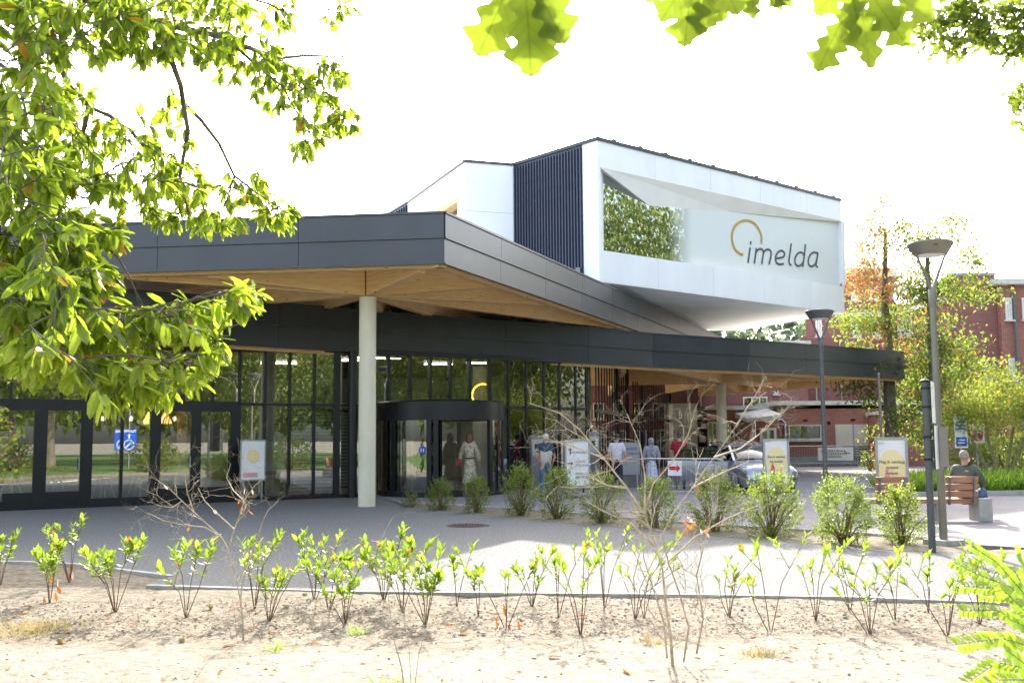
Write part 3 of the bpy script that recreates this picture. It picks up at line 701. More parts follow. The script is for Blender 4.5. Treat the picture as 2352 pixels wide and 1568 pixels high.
for a, b2 in ((V3, V2), (V2, V1), (V1, V0)):
    nn = (b2-a).normalized().cross(Vector((0,0,1))); mb.wall(a+nn*.06, b2+nn*.06, zt2+.003, zt2+.1, .2)
mb.build('roof_edge', 'fascia', B)
MB().slab([V1+Vector((.1,.15,0)), V0+Vector((0,.1,0)), Vector((-3,52,0)), V3, V2+Vector((.1,.1,0))], zt2-.1, zt2).build('box_roof', 'fascia', B)
MB().box((2.4,36.62,7.5), (.16,.2,.55)).build('wall_light', 'metalgrey', B)
# lettering and arc on the glass
def stroke(pts, r, m, name='letter', close=False):
    P = [gpl(*cr8(*p))+gn*.03 for p in pts]
    Q = []
    for i in range(len(P)-1):                                # smooth
        p0, p1, p2, p3 = P[max(i-1,0)], P[i], P[i+1], P[min(i+2,len(P)-1)]
        for k in range(5):
            t = k/5; Q.append(.5*((2*p1)+(p2-p0)*t+(2*p0-5*p1+4*p2-p3)*t*t+(3*p1-p0-3*p2+p3)*t**3))
    Q.append(P[-1]); mb = MB()
    mb.tube(Q, r, 10); mb.ball(Q[0], r*.99, 10, 6); mb.ball(Q[-1], r*.99, 10, 6)
    for i, v in enumerate(mb.v): mb.v[i] = v - gn*((v-ga).dot(gn)-.015)*.8
    return mb
def letter(strokes, r=.052, m='text', name='letter'):
    mb = MB()
    for s in strokes: t = stroke(s, r, m); mb.add(t.v, t.f)
    o = mb.build(name, m, B, True); return o
M['gold'] = mat('gold_paint', (.52,.31,.03), .5, var=.04); M['ink'] = mat('letter_grey', (.075,.082,.09), .5, var=.03)
letter([[(1366,834),(1366,790),(1352,745),(1325,702),(1285,674),(1240,668),(1195,684),(1160,722),(1145,775),(1147,830),(1165,880),(1195,912),(1223,924)]], .058, 'gold', 'logo_arc')
letter([[(1286,830),(1284,841)], [(1280,878),(1273,930),(1266,982)]], .047, 'ink')
letter([[(1327,882),(1320,935),(1313,986)], [(1322,915),(1340,888),(1362,882),(1380,898),(1377,940),(1369,990)], [(1380,912),(1398,890),(1420,886),(1438,902),(1436,945),(1424,993)]], .047, 'ink')
letter([[(1480,952),(1512,948),(1534,938),(1540,915),(1524,896),(1500,899),(1480,922),(1472,955),(1480,985),(1500,997),(1530,994)]], .047, 'ink')
letter([[(1590,846),(1583,900),(1575,955),(1574,985),(1588,1002)]], .047, 'ink')
letter([[(1697,852),(1689,930),(1679,1012)], [(1688,925),(1668,908),(1642,914),(1624,940),(1618,972),(1626,1000),(1645,1010),(1668,1000),(1682,975)]], .047, 'ink')
letter([[(1791,913),(1760,908),(1735,925),(1722,955),(1720,990),(1736,1012),(1758,1008),(1776,985),(1788,935)], [(1791,913),(1783,965),(1778,1005),(1788,1018)]], .047, 'ink')

# ------------------------------------------------------------------ trees and shrubs
M['lawn'] = mat('lawn', (.06,.11,.02), .95, c2=(.12,.19,.04), scale=3, bump=.6, bscale=80)
MB().slab([(-60,-60),(80,-60),(80,2.5),(-60,2.5)], -.09, -.02).build('lawn', 'lawn', kind='structure')
MB().slab([(19,2.6),(80,2.6),(80,19),(19,18)], -.09, -.03).build('lawn', 'lawn', kind='structure')

def grow_tree(root, h, crown, leafm, ls, per, trunk_r=.25, tpl='small', lean=(0,0), m='bark', droop=0, spread=.5, nlimb=None, seed=0, trunk_top=.8):
    """crown: list of (centre xyz, radii xyz, clusters, leaf material or None)"""
    q = random.Random(seed); g = np.random.default_rng(seed+77); o = wloc(root)
    top = Vector((lean[0], lean[1], h*trunk_top)); tp = []
    for i in range(8):
        t = i/7; tp.append(o + Vector((lean[0]*t*t + q.uniform(-.08,.08)*trunk_r*4*t, lean[1]*t*t + q.uniform(-.08,.08)*trunk_r*4*t, h*trunk_top*t)))
    MB().tube(tp, [trunk_r*(1.25 if i == 0 else 1)*(1-.8*i/7) for i in range(8)], 9).build('trunk', m, root, True)
    nodes = [(p, trunk_r*(1-.8*i/7)) for i, p in enumerate(tp) if i >= 2]
    br = MB(); by = {}
    allc = []
    for (c, r, k, lm) in crown:
        for _ in range(k):
            v = Vector((q.gauss(0,1), q.gauss(0,1), q.gauss(0,1))).normalized()*(q.random()**.45)
            allc.append((o+Vector((c[0]+v.x*r[0], c[1]+v.y*r[1], c[2]+v.z*r[2])), lm or leafm))
    ax = o+Vector((lean[0]*.5, lean[1]*.5, h*.35)); allc.sort(key=lambda a: (a[0]-ax).length)
    for p, lm in allc:
        bst = min(nodes, key=lambda nd: (nd[0]-p).length + max(0, nd[0].z-p.z)*1.2)
        a = bst[0]; r0 = min(bst[1]*.62, .03+.035*(p-a).length); mid = a.lerp(p, .5)+Vector((q.uniform(-1,1), q.uniform(-1,1), q.uniform(-.2,.8)))*(p-a).length*.12
        br.tube([a, mid, p], [r0, r0*.7, .008], 5, False); nodes.append((mid, r0*.7)); nodes.append((p, r0*.4))
        by.setdefault(lm, []).append(p)
    br.build('branches', m, root, True, 'stuff')
    for lm, ps in by.items():
        P = np.array([list(p) for p in ps]); P = np.repeat(P, per, 0); n_ = len(P)
        P = P + g.normal(size=(n_,3))*spread*np.array([1,1,.7]) - np.abs(g.normal(size=(n_,1)))*np.array([[0,0,droop]])
        d = g.normal(size=(n_,3)); d[:,2] -= .7+droop; nn = g.normal(size=(n_,3)); nn[:,2] += .6
        me = leaves_mesh('foliage', tpl, P, d, nn, ls*(.7+.6*g.random(n_)), tuple(o)); me.materials.append(M[lm])
        link('foliage', me, None, root, kind='stuff')
    return root

# trees that the windows mirror and that close the park behind and beside the photographer
protos = []
def proto(seed, h, lm, droop=0, tall=1):
    t = thing('park_tree', 'park tree', 'tree', (0,0,0), 'trees of the park facing the entrance')
    c = [((0,0,h*.6),(h*.27,h*.27,h*.36),70,None), ((h*.12,0,h*.45),(h*.2,h*.22,h*.22),26,None), ((-h*.1,h*.1,h*.5),(h*.24,h*.2,h*.3),26,'yellowleaf' if seed == 2 else None)]
    return grow_tree(t, h, c, lm, .21, 110, .32, droop=droop, spread=.66, seed=seed)
pr_ = [proto(1, 15, 'treeleaf'), proto(2, 13, 'darkleaf'), proto(3, 16, 'darkleaf', 1.6)]
spots = [(2,32.5,31,0),(2,31.5,38.5,1),(2,33,24,2),(0,38,22,1),(1,31,14,2),(0,35,6,0),(2,27,-2,1),(0,36,-10,2),(1,24,-14,0),(0,16,-21,1),(2,7,-25,2),(1,-3,-21,0),(0,-13,-25,1),(1,18,-6,2),(0,-24,-20,0),(2,46,16,1),(0,48,32,0),(1,45,-4,2),(0,30,-26,1)]
tlab = ['tall dark green tree standing in the park beyond the right edge, mirrored in the windows', 'yellow-green tree standing in the park, mirrored in the glass', 'drooping willow standing in the park, mirrored in the upper window']
used = set()
for i, (k, x, y, r) in enumerate(spots):
    o = pr_[k] if k not in used else copy_tree(pr_[k]); used.add(k)
    o.location = (x, y, 0); o.rotation_euler = (0, 0, i*2.4); s = .95+.3*rnd.random() if i > 2 else 1.5; o.scale = (s, s, s)
    o['label'] = tlab[k]; o['group'] = ['dark trees of the park', 'yellow-green trees of the park', 'willows of the park'][k]
tl2 = thing('park_edge', 'dense green belt of trees closing the park behind the photographer', 'wood'); tl2['kind'] = 'stuff'; P = []
for (xa, ya, xb, yb) in ((-60,-42,62,-42),(62,-42,66,30)):
    for _ in range(9000):
        f = rnd.random(); P.append((xa+(xb-xa)*f+rnd.uniform(-3,3), ya+(yb-ya)*f+rnd.uniform(-3,3), rnd.uniform(.2, 1)**.8*(12+2*math.sin(f*37))))
me = leaves_mesh('foliage', 'small', P, unit(len(P)), unit(len(P)), 1.25*(.6+.8*nr.random(len(P)))); me.materials.append(M['darkleaf']); link('foliage', me, None, tl2, kind='stuff')
# low shrubs of the park seen as reflections
def bush(name, label, cat, p, r, hh, lm, n_, ls, group=None, stems=6, tpl='small', up=0, per=7, tops=True, seed=None):
    t = thing(name, label, cat, p, group); q = random.Random(seed if seed is not None else rnd.random()); o = Vector(p)
    mb = MB(); P = []; Dd = []
    k = max(3, n_//per); lum = [(q.uniform(0, 6.283), q.uniform(.15, .95), q.uniform(.5, 1.5)) for _ in range(8)]
    for i in range(k):
        a = q.uniform(0, 6.283); zf = .06+.94*q.random()**.9; pr = .62+.5*math.sin(math.pi*min(1, zf*.8+.12)) - .55*max(0, zf-.6)
        for (la, lz, lf) in lum:
            dl = abs((a-la+math.pi) % 6.283-math.pi)+abs(zf-lz)*2.2
            if dl < .8: pr *= 1+(lf-1)*(1-dl/.8)
        rr = r*pr*(.25+.75*q.random()**.45); z = hh*zf
        if q.random() < .2: rr *= 1.25; z *= 1.09
        e = o+Vector((rr*math.cos(a), rr*math.sin(a), z)); b0 = o+Vector((q.uniform(-1,1)*r*.16, q.uniform(-1,1)*r*.16, -.02))
        mid = b0.lerp(e, .5)+Vector((0,0,hh*.08)); ml = mid.lerp(e, .55)
        if i % max(1, k//22) == 0: mb.tube([b0, mid, e], [.011*hh/.8, .007*hh/.8, .003], 4, False)
        ax_ = (Vector((math.cos(a)*.7, math.sin(a)*.7, .6+up))).normalized()
        for j in range(per):
            c = e-ax_*ls*(j*.42); P.append(c+Vector((q.gauss(0,1), q.gauss(0,1), q.gauss(0,1)))*ls*.45)
            Dd.append(ax_*.8+Vector((q.gauss(0,.8), q.gauss(0,.8), q.gauss(0,.6))))
    mb.build('stems', 'twigred', t, True, 'stuff')
    nn = unit(len(P)); nn[:,2] = np.abs(nn[:,2])+.3
    me = leaves_mesh('foliage', tpl, [tuple(v) for v in P], [tuple(v) for v in Dd], nn, ls*(.7+.6*nr.random(len(P))), p); me.materials.append(M[lm])
    link('foliage', me, None, t, kind='stuff'); return t
M['redflower'] = leafmat('red_flower', (.5,.03,.03), (.7,.2,.2), (.6,.1,.08), .3, .6, (.1,.2,.05), .3)
bush('flower_bush', 'round red and pink flowering bush in the park, mirrored in the leftmost door', 'bush', (7.5,-3,0), 1.1, 2.0, 'redflower', 1500, .14, per=6)
for i, (x, y) in enumerate(((12,-4),(14.5,3),(17,9),(20,12.5),(10,-7),(22,17))):
    bush('park_shrub', 'loose green shrub on the park lawn, mirrored in the glass front', 'shrub', (x,y,0), 1.3, 1.7, 'yellowleaf' if i % 2 else 'treeleaf', 1400, .15, group='shrubs of the park lawn')

# orange and green tree and its neighbour in front of the brick building
t = thing('oak_tree', 'slender tree with orange upper crown and green lower crown before the brick building', 'tree', tuple(GX(2048, 47)))
grow_tree(t, 13.2, [((-.2,0,11),(1.4,1.3,1.7),12,'orangeleaf'),((-1.2,0,9.3),(1.4,1.3,1.3),11,'orangeleaf'),((.4,0,8.6),(1.6,1.4,1.6),8,'orangeleaf'),((-.4,0,7.0),(2.3,1.8,1.4),20,None),
    ((-1.5,0,4.8),(1.5,1.4,1.1),12,None),((.9,0,4.9),(1.3,1.4,1.5),10,None),((.3,0,6.0),(1.8,1.5,1.8),6,'orangeleaf'),((.2,0,2.6),(1.6,1.3,1.5),16,None)], 'treeleaf', .165, 88, .36, spread=.38, seed=21, trunk_top=.85)
t = thing('maple_tree', 'tall loose green tree rising behind the near street lamp', 'tree', tuple(GX(2150, 45)))
grow_tree(t, 13, [((.6,0,10.4),(2.2,1.6,1.5),18,None),((1.6,0,8.4),(1.4,1.3,1.6),14,None),((-.2,0,8.2),(1.2,1.3,1.6),12,None),((.2,0,5.6),(1.5,1.3,1.8),22,None),((1.6,0,4.6),(1.4,1.2,1.3),14,None),((2.6,0,3.6),(1.2,1.2,1.0),12,'yellowleaf'),((0,0,2.4),(1.4,1.2,1.6),18,None)],
    'treeleaf', .165, 76, .34, spread=.38, seed=34, trunk_top=.8)
# many-stemmed small yellow-green tree at the right
t = thing('shadbush_tree', 'low many-stemmed yellow-green tree behind the bench', 'tree', tuple(GX(2292, 33)))
tb = wloc(t)
for i, (dx, tx, tz) in enumerate(((-.55,-1.0,2.0),(-.2,-.35,2.3),(.15,.6,2.1),(.35,1.1,2.2),(.75,1.6,2.0))):
    MB().tube([tb+Vector((dx*.6,0,0)), tb+Vector((dx+.1,0,.7)), tb+Vector((tx*.8,.1,1.5)), tb+Vector((tx*1.2,0,tz+.7))], [.075,.06,.045,.02], 7).build('trunk', 'barkgreen', t, True)
grow_tree(t, .5, [((.2,0,2.7),(1.9,1.4,1.1),46,None),((-1.0,0,2.2),(.9,.9,.7),14,None),((1.7,0,2.4),(1.2,1,1),20,None)], 'yellowleaf', .095, 120, .03, spread=.28, seed=5)
# small lit tree leaves hanging at the far left edge
bush('garden_shrub', 'yellow-leaved shrub hanging over the left edge of the picture', 'shrub', tuple(GX(-215, 17)), 1.35, 3.2, 'yellowleaf', 5000, .08)
# far wood
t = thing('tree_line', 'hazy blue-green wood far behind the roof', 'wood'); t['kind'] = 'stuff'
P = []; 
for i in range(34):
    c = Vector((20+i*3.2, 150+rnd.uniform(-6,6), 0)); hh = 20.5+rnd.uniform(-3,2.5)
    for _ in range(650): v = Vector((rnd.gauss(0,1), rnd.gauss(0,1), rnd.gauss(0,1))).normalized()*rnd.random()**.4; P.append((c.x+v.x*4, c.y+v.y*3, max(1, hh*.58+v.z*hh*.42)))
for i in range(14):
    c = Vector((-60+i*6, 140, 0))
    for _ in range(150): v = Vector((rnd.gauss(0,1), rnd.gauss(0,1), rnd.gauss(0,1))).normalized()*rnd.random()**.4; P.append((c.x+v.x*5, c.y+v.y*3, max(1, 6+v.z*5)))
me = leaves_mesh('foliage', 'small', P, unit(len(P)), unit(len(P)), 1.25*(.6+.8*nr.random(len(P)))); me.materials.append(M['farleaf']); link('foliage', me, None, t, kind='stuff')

# hedge of dark shrubs and grass strip behind the bench
for i in range(9):
    x = 18.5+i*1.15; bush('hedge_shrub', 'dark glossy shrub under the right brick wall, '+('leftmost of the row','second from the left','third from the left','fourth from the left','middle one of the row','fourth from the right','third from the right','second from the right','rightmost of the row')[i], 'shrub', (x, 41.5+rnd.uniform(-.5,.5), 0), .95, 1.5+rnd.random()*.5, 'shrub', 1500, .11, group='dark shrubs under the brick wall', per=9)
gp = []; gd = []
for i in range(16000):
    x = rnd.uniform(10.9, 21); y = rnd.uniform(28.3, 31.5)+.1*(x-11); gp.append((x, y, rnd.uniform(.02,.22))); gd.append((rnd.gauss(0,.45), rnd.gauss(0,.45), 1))
me = leaves_mesh('grass_planting', 'blade', gp, gd, unit(len(gp)), .42*(.6+.7*nr.random(len(gp))), (15,30,0)); me.materials.append(M['grass'])
o = link('grass_planting', me, None, None, kind='stuff'); o.location = (15,30,0)
tag(o, 'bright green grassy planting in the kerbed strip behind the bench', 'planting')
MB().slab([(10.8,28.2),(22,29.2),(22,33),(10.8,32)], -.02, .03).build('strip_soil', 'bed', kind='structure')
kerbline([Vector((10.7,28.1,0)), Vector((22,29.2,0))], .13, .14, step=1.0)
kerbline([Vector((10.7,28.1,0)), Vector((10.7,32,0))], .13, .14, step=1.0)

# the row of evergreen shrubs in the strip
SH = [(945,1165,1130,.38,300),(1010,1172,1100,.5,900),(1093,1178,1093,.5,900),(1195,1185,1070,.6,1300),(1280,1192,1077,.62,1300),(1383,1202,1088,.62,1300),(1508,1213,1100,.62,1300),(1648,1222,1090,.72,1700),(1775,1234,1088,.78,2000),(1943,1250,1098,.72,2000),(2078,1250,1115,.55,1400)]
shl = ['small half-bare brownish evergreen shrub, leftmost in the strip near the column', 'dark green shrub before the revolving door, second from the left', 'dark green shrub below the woman in the pale dress', 'dark green shrub just left of the man in the vest',
  'dark green shrub in front of the man in the vest', 'dark green shrub just right of the white arrow sign', 'dark green shrub behind the large bare sapling', 'light-tipped shrub at the edge of the shade, left of the silver car', 'bushy sunlit shrub in front of the first upright poster board', 'bushy sunlit shrub just right of the far street lamp', 'sunlit shrub in front of the second upright poster board']
for i, (x, y, tp, r, n_) in enumerate(SH):
    p = G(x, y); hh = (y-tp)*p.y/F*1.0
    bush('evergreen_shrub', shl[i], 'shrub', (p.x, p.y+.12, 0), r*.62, hh, 'shrub', int(n_*2.5), .036, group='evergreen shrubs in the strip', per=11, seed=i, up=.5)

# ------------------------------------------------------------------ laurel saplings in the bed
PL = [(0,1346,120),(114,1386,130),(160,1339,144),(265,1406,160),(427,1416,168),(585,1400,167),(618,1426,130),(722,1379,148),(756,1400,130),(793,1433,134),(881,1379,160),(925,1403,150),(978,1433,165),(1049,1390,133),(1099,1416,97),
 (1163,1443,150),(1222,1393,123),(1282,1416,160),(1334,1457,180),(1388,1396,181),(1459,1420,180),(1479,1416,130),(1676,1416,141),(1770,1453,213),(1874,1423,171),(1952,1406,151),(1999,1457,165),(2056,1426,160),(2133,1406,127),(2177,1460,185),(2251,1433,150)]
def sapling(i, px, py, hpx):
    p = G(px, py, -.03); q = random.Random(100+i); hh = hpx*p.y/F; dense = px < 1000
    t = thing('laurel_sapling', 'x', 'sapling', tuple(p), 'young laurels in the planting bed'); mb = MB()
    ns = q.choice((4,5,6,7)) if dense else q.choice((3,4,5)); lsz = q.uniform(.85,1.3); lean_ = Vector((q.gauss(0,.1), q.gauss(0,.1), 0))*hh; tips = []
    for s in range(ns):
        a = 6.283*s/ns+q.uniform(-.5,.5); sp = q.uniform(.12,.5)*hh; zt = hh*(1 if s == 0 else q.uniform(.5,.95))
        e = p+lean_+Vector((sp*math.cos(a), sp*math.sin(a), zt)); mid = p+lean_*.2+Vector((sp*(.2+.35*q.random())*math.cos(a), sp*.35*math.sin(a), zt*q.uniform(.4,.6)))
        mb.tube([p+Vector((0,0,-.03)), mid, e], [.005,.0038,.0025], 5, False); tips.append((mid, e))
        if q.random() < (.8 if dense else .55):
            f = mid.lerp(e, .3); e2 = f+Vector((q.uniform(-1,1)*.12, q.uniform(-1,1)*.12, q.uniform(.12,.22)))*hh/.6; mb.tube([f, e2], [.004,.0025], 4, False); tips.append((f, e2))
    mb.build('stems', 'twigred', t, True)
    for (a, e) in tips:
        ax = (e-a).normalized(); k = q.choice((14,17,20)) if dense else q.choice((10,12,14))
        for j in range(k):
            top = j < k*.5; f = 1-.045*j if top else q.uniform(.2,.8); c = a.lerp(e, f); an = j*2.4+q.uniform(-.4,.4)
            side = Vector((math.cos(an), math.sin(an), 0)); d = side*(.55 if top else 1)+ax*(1.0 if top else .5)+Vector((0,0,q.uniform(-.1,.2)))
            nn = Vector((0,0,1))*.6-side*.7+Vector((q.gauss(0,.35), q.gauss(0,.35), 0))
            put_leaf('leaf', 'laurel', 'laurel', c, d, nn, q.uniform(.05,.105)*lsz*(1 if top else .75), t)
    return t
lab_s = {}
for i, (x, y, h_) in enumerate(PL): lab_s[i] = sapling(i, x, y, h_)
SL = ['leafy laurel sapling cut off by the left edge of the picture','laurel sapling with brown withered leaves low on its stems, second from the left','laurel sapling at the kerb tip, tallest near the left edge','rounded laurel sapling left of the path corner','dense upright laurel sapling below the left doors, at the path corner','laurel sapling right behind the slim bare sapling','small laurel sapling just right of the slim bare sapling trunk','bushy laurel sapling near the kerb, left of the small bare shoots','laurel sapling leaning right between two bushier ones left of centre','laurel sapling in front row, left of the thin leafless shoots',
 'laurel sapling at the kerb just behind the thin leafless shoots','laurel sapling close behind the thin leafless shoots','laurel sapling in front row just right of the thin leafless shoots','laurel sapling on the shadow edge below the manhole cover','lowest laurel sapling near the middle of the bed','wide laurel sapling in front row with orange leaves at its foot','laurel sapling at the kerb below the shadow notch','slim laurel sapling with open fork below the row of shrubs','front laurel sapling with tall open stems, middle of the bed','tallest laurel sapling close left of the big bare sapling',
 'tall thin laurel sapling whose tips reach the shade, left of the big bare sapling','laurel sapling partly hidden by the big bare sapling','laurel sapling just right of the big bare sapling','tallest laurel sapling of the right half, in the front row','laurel sapling with one long middle stem, right half','laurel sapling near the kerb below the sign post','front laurel sapling below the sign post','laurel sapling with broad pale leaves, left of the street lamp foot','laurel sapling near the kerb by the street lamp','front laurel sapling beside the fern-like branch','rightmost laurel sapling, partly behind the fern-like branch']
for i, t in lab_s.items(): t['label'] = SL[i]
M['brownleaf'] = M['dryleaf']
for i in (1, 2, 15):
    p = wloc(lab_s[i])
    for k in range(7 if i == 1 else 4): put_leaf('leaf', 'laurel', 'dryleaf', p+Vector((rnd.uniform(-.1,.1), rnd.uniform(-.1,.1), rnd.uniform(.06,.3))), (rnd.gauss(0,.3), rnd.gauss(0,.3), -1), (rnd.gauss(0,1), -1, .2), .1, lab_s[i])

# ------------------------------------------------------------------ bare saplings
def bare(name, label, limbs, y, r0, nt, seed, base_y=None, buds=True, tw=1.0, jit=.35):
    """limbs: lists of picture points; the depth wanders a little so the plant has volume"""
    q = random.Random(seed); b0 = G(*limbs[0][0], -.03); dep = b0.y; t = thing(name, label, 'sapling', tuple(b0))
    segs = []; 
    for li, L in enumerate(limbs):
        pts = []; off = q.uniform(-jit, jit) if li else 0
        rr = r0 if li == 0 else r0*.62
        for k, (x, yy) in enumerate(L): pts.append(D(x, yy, dep+off*k/max(1, len(L)-1)*(1 if li else .4)))
        n_ = len(pts); rad = [rr*(1-.72*k/(n_-1)) for k in range(n_)]
        mb = MB().tube(pts, rad, 7, False); mb.build('stem', 'twig', t, True)
        for k in range(1, n_): segs.append((pts[k-1], pts[k], rad[k], k/(n_-1)))
    tb_ = MB()
    def twig(p, d, L, r, depth):
        pts = [p]; dd = Vector(d).normalized(); k = 4
        for j in range(k):
            dd = (dd+Vector((q.gauss(0,.28), q.gauss(0,.28), q.gauss(0,.24)+.03))).normalized(); pts.append(pts[-1]+dd*L/k)
        tb_.tube(pts, [r*(1-.5*j/k) for j in range(k+1)], 4, False)
        if depth > 0:
            for _ in range(q.choice((2,3,3))):
                j = q.randint(1, k); s = (dd.cross(Vector((q.gauss(0,1), q.gauss(0,1), q.gauss(0,1))))).normalized()
                twig(pts[j], dd*.8+s*.8, L*q.uniform(.4,.65), r*.62, depth-1)
        elif buds: tb_.ball(pts[-1], r*1.5, 5, 3, (1,1,1.6))
    W_ = [max(.05, s[3])*(s[1]-s[0]).length for s in segs]
    for _ in range(nt):
        a, b2, r, f = q.choices(segs, W_)[0]; p = a.lerp(b2, q.random()); ax = (b2-a).normalized()
        s = ax.cross(Vector((q.gauss(0,1), q.gauss(0,1), q.gauss(0,1)))).normalized()
        twig(p, ax*.6+s*1.0+Vector((0,0,.15)), tw*q.uniform(.14,.38), min(r*.6, .0041), 2)
    tb_.build('twigs', 'twig', t, True, 'stuff'); return t, segs
T1, sg1 = bare('bare_sapling', 'slim bare sapling with pale twigs in the left part of the bed', [
  [(559,1472),(557,1420),(551,1370),(540,1318),(525,1262)], [(525,1262),(508,1232),(478,1205),(445,1175),(418,1150),(385,1118),(345,1092)], [(525,1262),(538,1215),(552,1180),(560,1150),(585,1115),(612,1092)],
  [(552,1385),(556,1340),(572,1290),(588,1245),(602,1200),(615,1172),(640,1150)], [(445,1175),(430,1130),(425,1100)], [(508,1232),(470,1210),(420,1205),(375,1195),(348,1180)], [(418,1150),(395,1165),(360,1160)], [(560,1150),(535,1125),(520,1095),(530,1065)], [(538,1215),(500,1180),(470,1150),(455,1120)]], 8.5, .011, 50, 4)
T2, sg2 = bare('bare_sapling', 'large many-stemmed bare sapling with pale spreading twigs, right of centre', [
  [(1545,1528),(1540,1460),(1528,1380),(1522,1310),(1508,1260),(1480,1180)], [(1480,1180),(1440,1120),(1385,1050),(1330,985),(1285,948),(1215,925)], [(1570,1520),(1582,1440),(1560,1360),(1535,1290),(1520,1230),(1545,1180),(1590,1120),(1640,1050),(1690,980)],
  [(1532,1510),(1525,1430),(1500,1350),(1478,1280),(1474,1200)], [(1480,1180),(1482,1100),(1470,1020),(1440,950)], [(1480,1180),(1500,1110),(1545,1060),(1580,1000),(1600,930)], [(1590,1120),(1660,1085),(1720,1060)], [(1640,1050),(1700,1030),(1760,985),(1800,940)],
  [(1440,1120),(1395,1115),(1340,1085),(1290,1060)], [(1385,1050),(1330,1030),(1265,1010)], [(1508,1260),(1450,1200),(1400,1180),(1345,1150)], [(1600,1500),(1615,1420),(1600,1320),(1625,1220),(1650,1140)], [(1535,1290),(1600,1230),(1670,1190),(1740,1160)], [(1690,980),(1720,930),(1760,900)]], 7.6, .0135, 120, 9, tw=1.05)
T3, sg3 = bare('bare_sapling', 'thin leafless shoots at the bottom edge, left of centre', [[(930,1590),(922,1530),(905,1470),(895,1400),(885,1300)], [(945,1590),(940,1500),(935,1430)], [(952,1580),(962,1500),(980,1440),(975,1380)], [(885,1300),(872,1245),(900,1190)], [(872,1245),(850,1240)]], 7, .006, 6, 12, tw=.6)
bare('bare_sapling', 'few thin leafless shoots beside the slim bare sapling', [[(535,1470),(520,1420),(500,1370)], [(545,1470),(538,1400),(530,1340)]], 8.6, .004, 4, 14, tw=.5)
for T, sg, k in ((T1, sg1, 10), (T2, sg2, 16)):
    for _ in range(k//2 if False else k):
        a, b2, r, f = rnd.choice(sg[4:]); p = a.lerp(b2, rnd.random())
        if _ > 3 and T is T2: p = D(1590+rnd.uniform(-45,30), 1195+rnd.uniform(-12,45), p.y)
        if _ > 3 and T is T1: p = D(560+rnd.uniform(-14,16), 1150+rnd.uniform(-30,25), p.y)
        put_leaf('leaf', 'laurel', 'dryleaf', p, (rnd.gauss(0,.5), rnd.gauss(0,.5), -1), (rnd.gauss(0,1), -1, 0), rnd.uniform(.04,.07), T)

# ------------------------------------------------------------------ chestnut at the left: limbs reach in from a trunk outside the picture
CT = thing('chestnut_tree', 'chestnut tree reaching in from the left with sunlit yellow-green leaves and spiky burrs', 'tree', (-9.5, 9.5, 0))
tc_ = wloc(CT)
MB().tube([tc_, tc_+Vector((.1,0,3)), tc_+Vector((.3,.2,6.5)), tc_+Vector((.6,.3,10)), tc_+Vector((1,.6,14))], [.42,.34,.27,.2,.1], 14).build('trunk', 'bark', CT, True)
cl_nodes = []
LIMBS = [ # picture points and distance at both ends, start radius
 ([(-160,-60),(-60,0),(53,60),(91,102),(134,141),(155,193),(204,246),(246,264),(300,300)], 9.5, 10.5, .06),
 ([(204,246),(190,309),(200,338),(186,387)], 10, 10.2, .03),
 ([(-100,-80),(100,-40),(246,18),(362,53),(492,81),(598,120),(643,134),(700,128),(788,130)], 9, 12.5, .055),
 ([(362,53),(383,109),(415,197),(432,302),(418,380),(411,415),(440,510),(475,545)], 10, 11, .035),
 ([(422,239),(460,274),(503,330),(538,404),(598,450),(650,482),(703,510)], 10.5, 11.8, .024),
 ([(598,120),(668,186),(756,243),(826,299)], 11.5, 13, .02), ([(520,90),(598,158),(650,200),(703,299),(773,359)], 11, 12.5, .02),
 ([(500,-140),(640,-60),(738,14),(808,46)], 12.5, 13, .025), ([(246,18),(330,-20),(480,-30),(620,10),(700,60)], 10, 12, .03),
 ([(-160,700),(-100,790),(0,826),(100,810),(225,769),(292,730),(387,702),(527,670),(605,684)], 7.5, 8.6, .045),
 ([(225,769),(271,748),(316,783),(422,829),(527,874)], 8.2, 8.2, .02), ([(60,818),(120,800),(176,811),(246,881),(281,955)], 7.8, 7.8, .02),
 ([(-120,520),(0,545),(70,470),(130,430),(240,400)], 8, 9.5, .03), ([(-120,560),(0,543),(90,520),(200,530),(270,590),(300,640)], 8, 9, .03),
 ([(-120,300),(-20,330),(80,380),(150,440),(240,470)], 8, 10, .03), ([(-100,640),(40,660),(120,720),(220,740)], 7.6, 8.2, .03), ([(-60,100),(40,180),(60,260),(20,340)], 8.5, 8.5, .03),
 ([(292,730),(350,770),(420,790),(500,760),(575,735)], 8.3, 8.6, .018), ([(-80,900),(0,870),(60,880),(140,860)], 7.5, 7.6, .02),
 ([(300,300),(350,360),(380,440),(350,500)], 10.5, 10.8, .02), ([(538,404),(520,460),(500,500)], 11, 11.2, .012)]
for pts, y0, y1, r in LIMBS:
    P = [D(x, yy, y0+(y1-y0)*k/(len(pts)-1)) for k, (x, yy) in enumerate(pts)]; n_ = len(P)
    if pts[0][0] < -50 or pts[0][1] < -60: P = [tc_+Vector((.5, .4, max(2.5, P[0].z-.6)))] + P; n_ += 1
    MB().tube(P, [r*(1-.8*k/(n_-1)) for k in range(n_)], 7, False).build('limb', 'bark', CT, True)
    for k in range(1, n_):
        s = 4
        for j in range(s): cl_nodes.append(P[k-1].lerp(P[k], (j+1)/s))
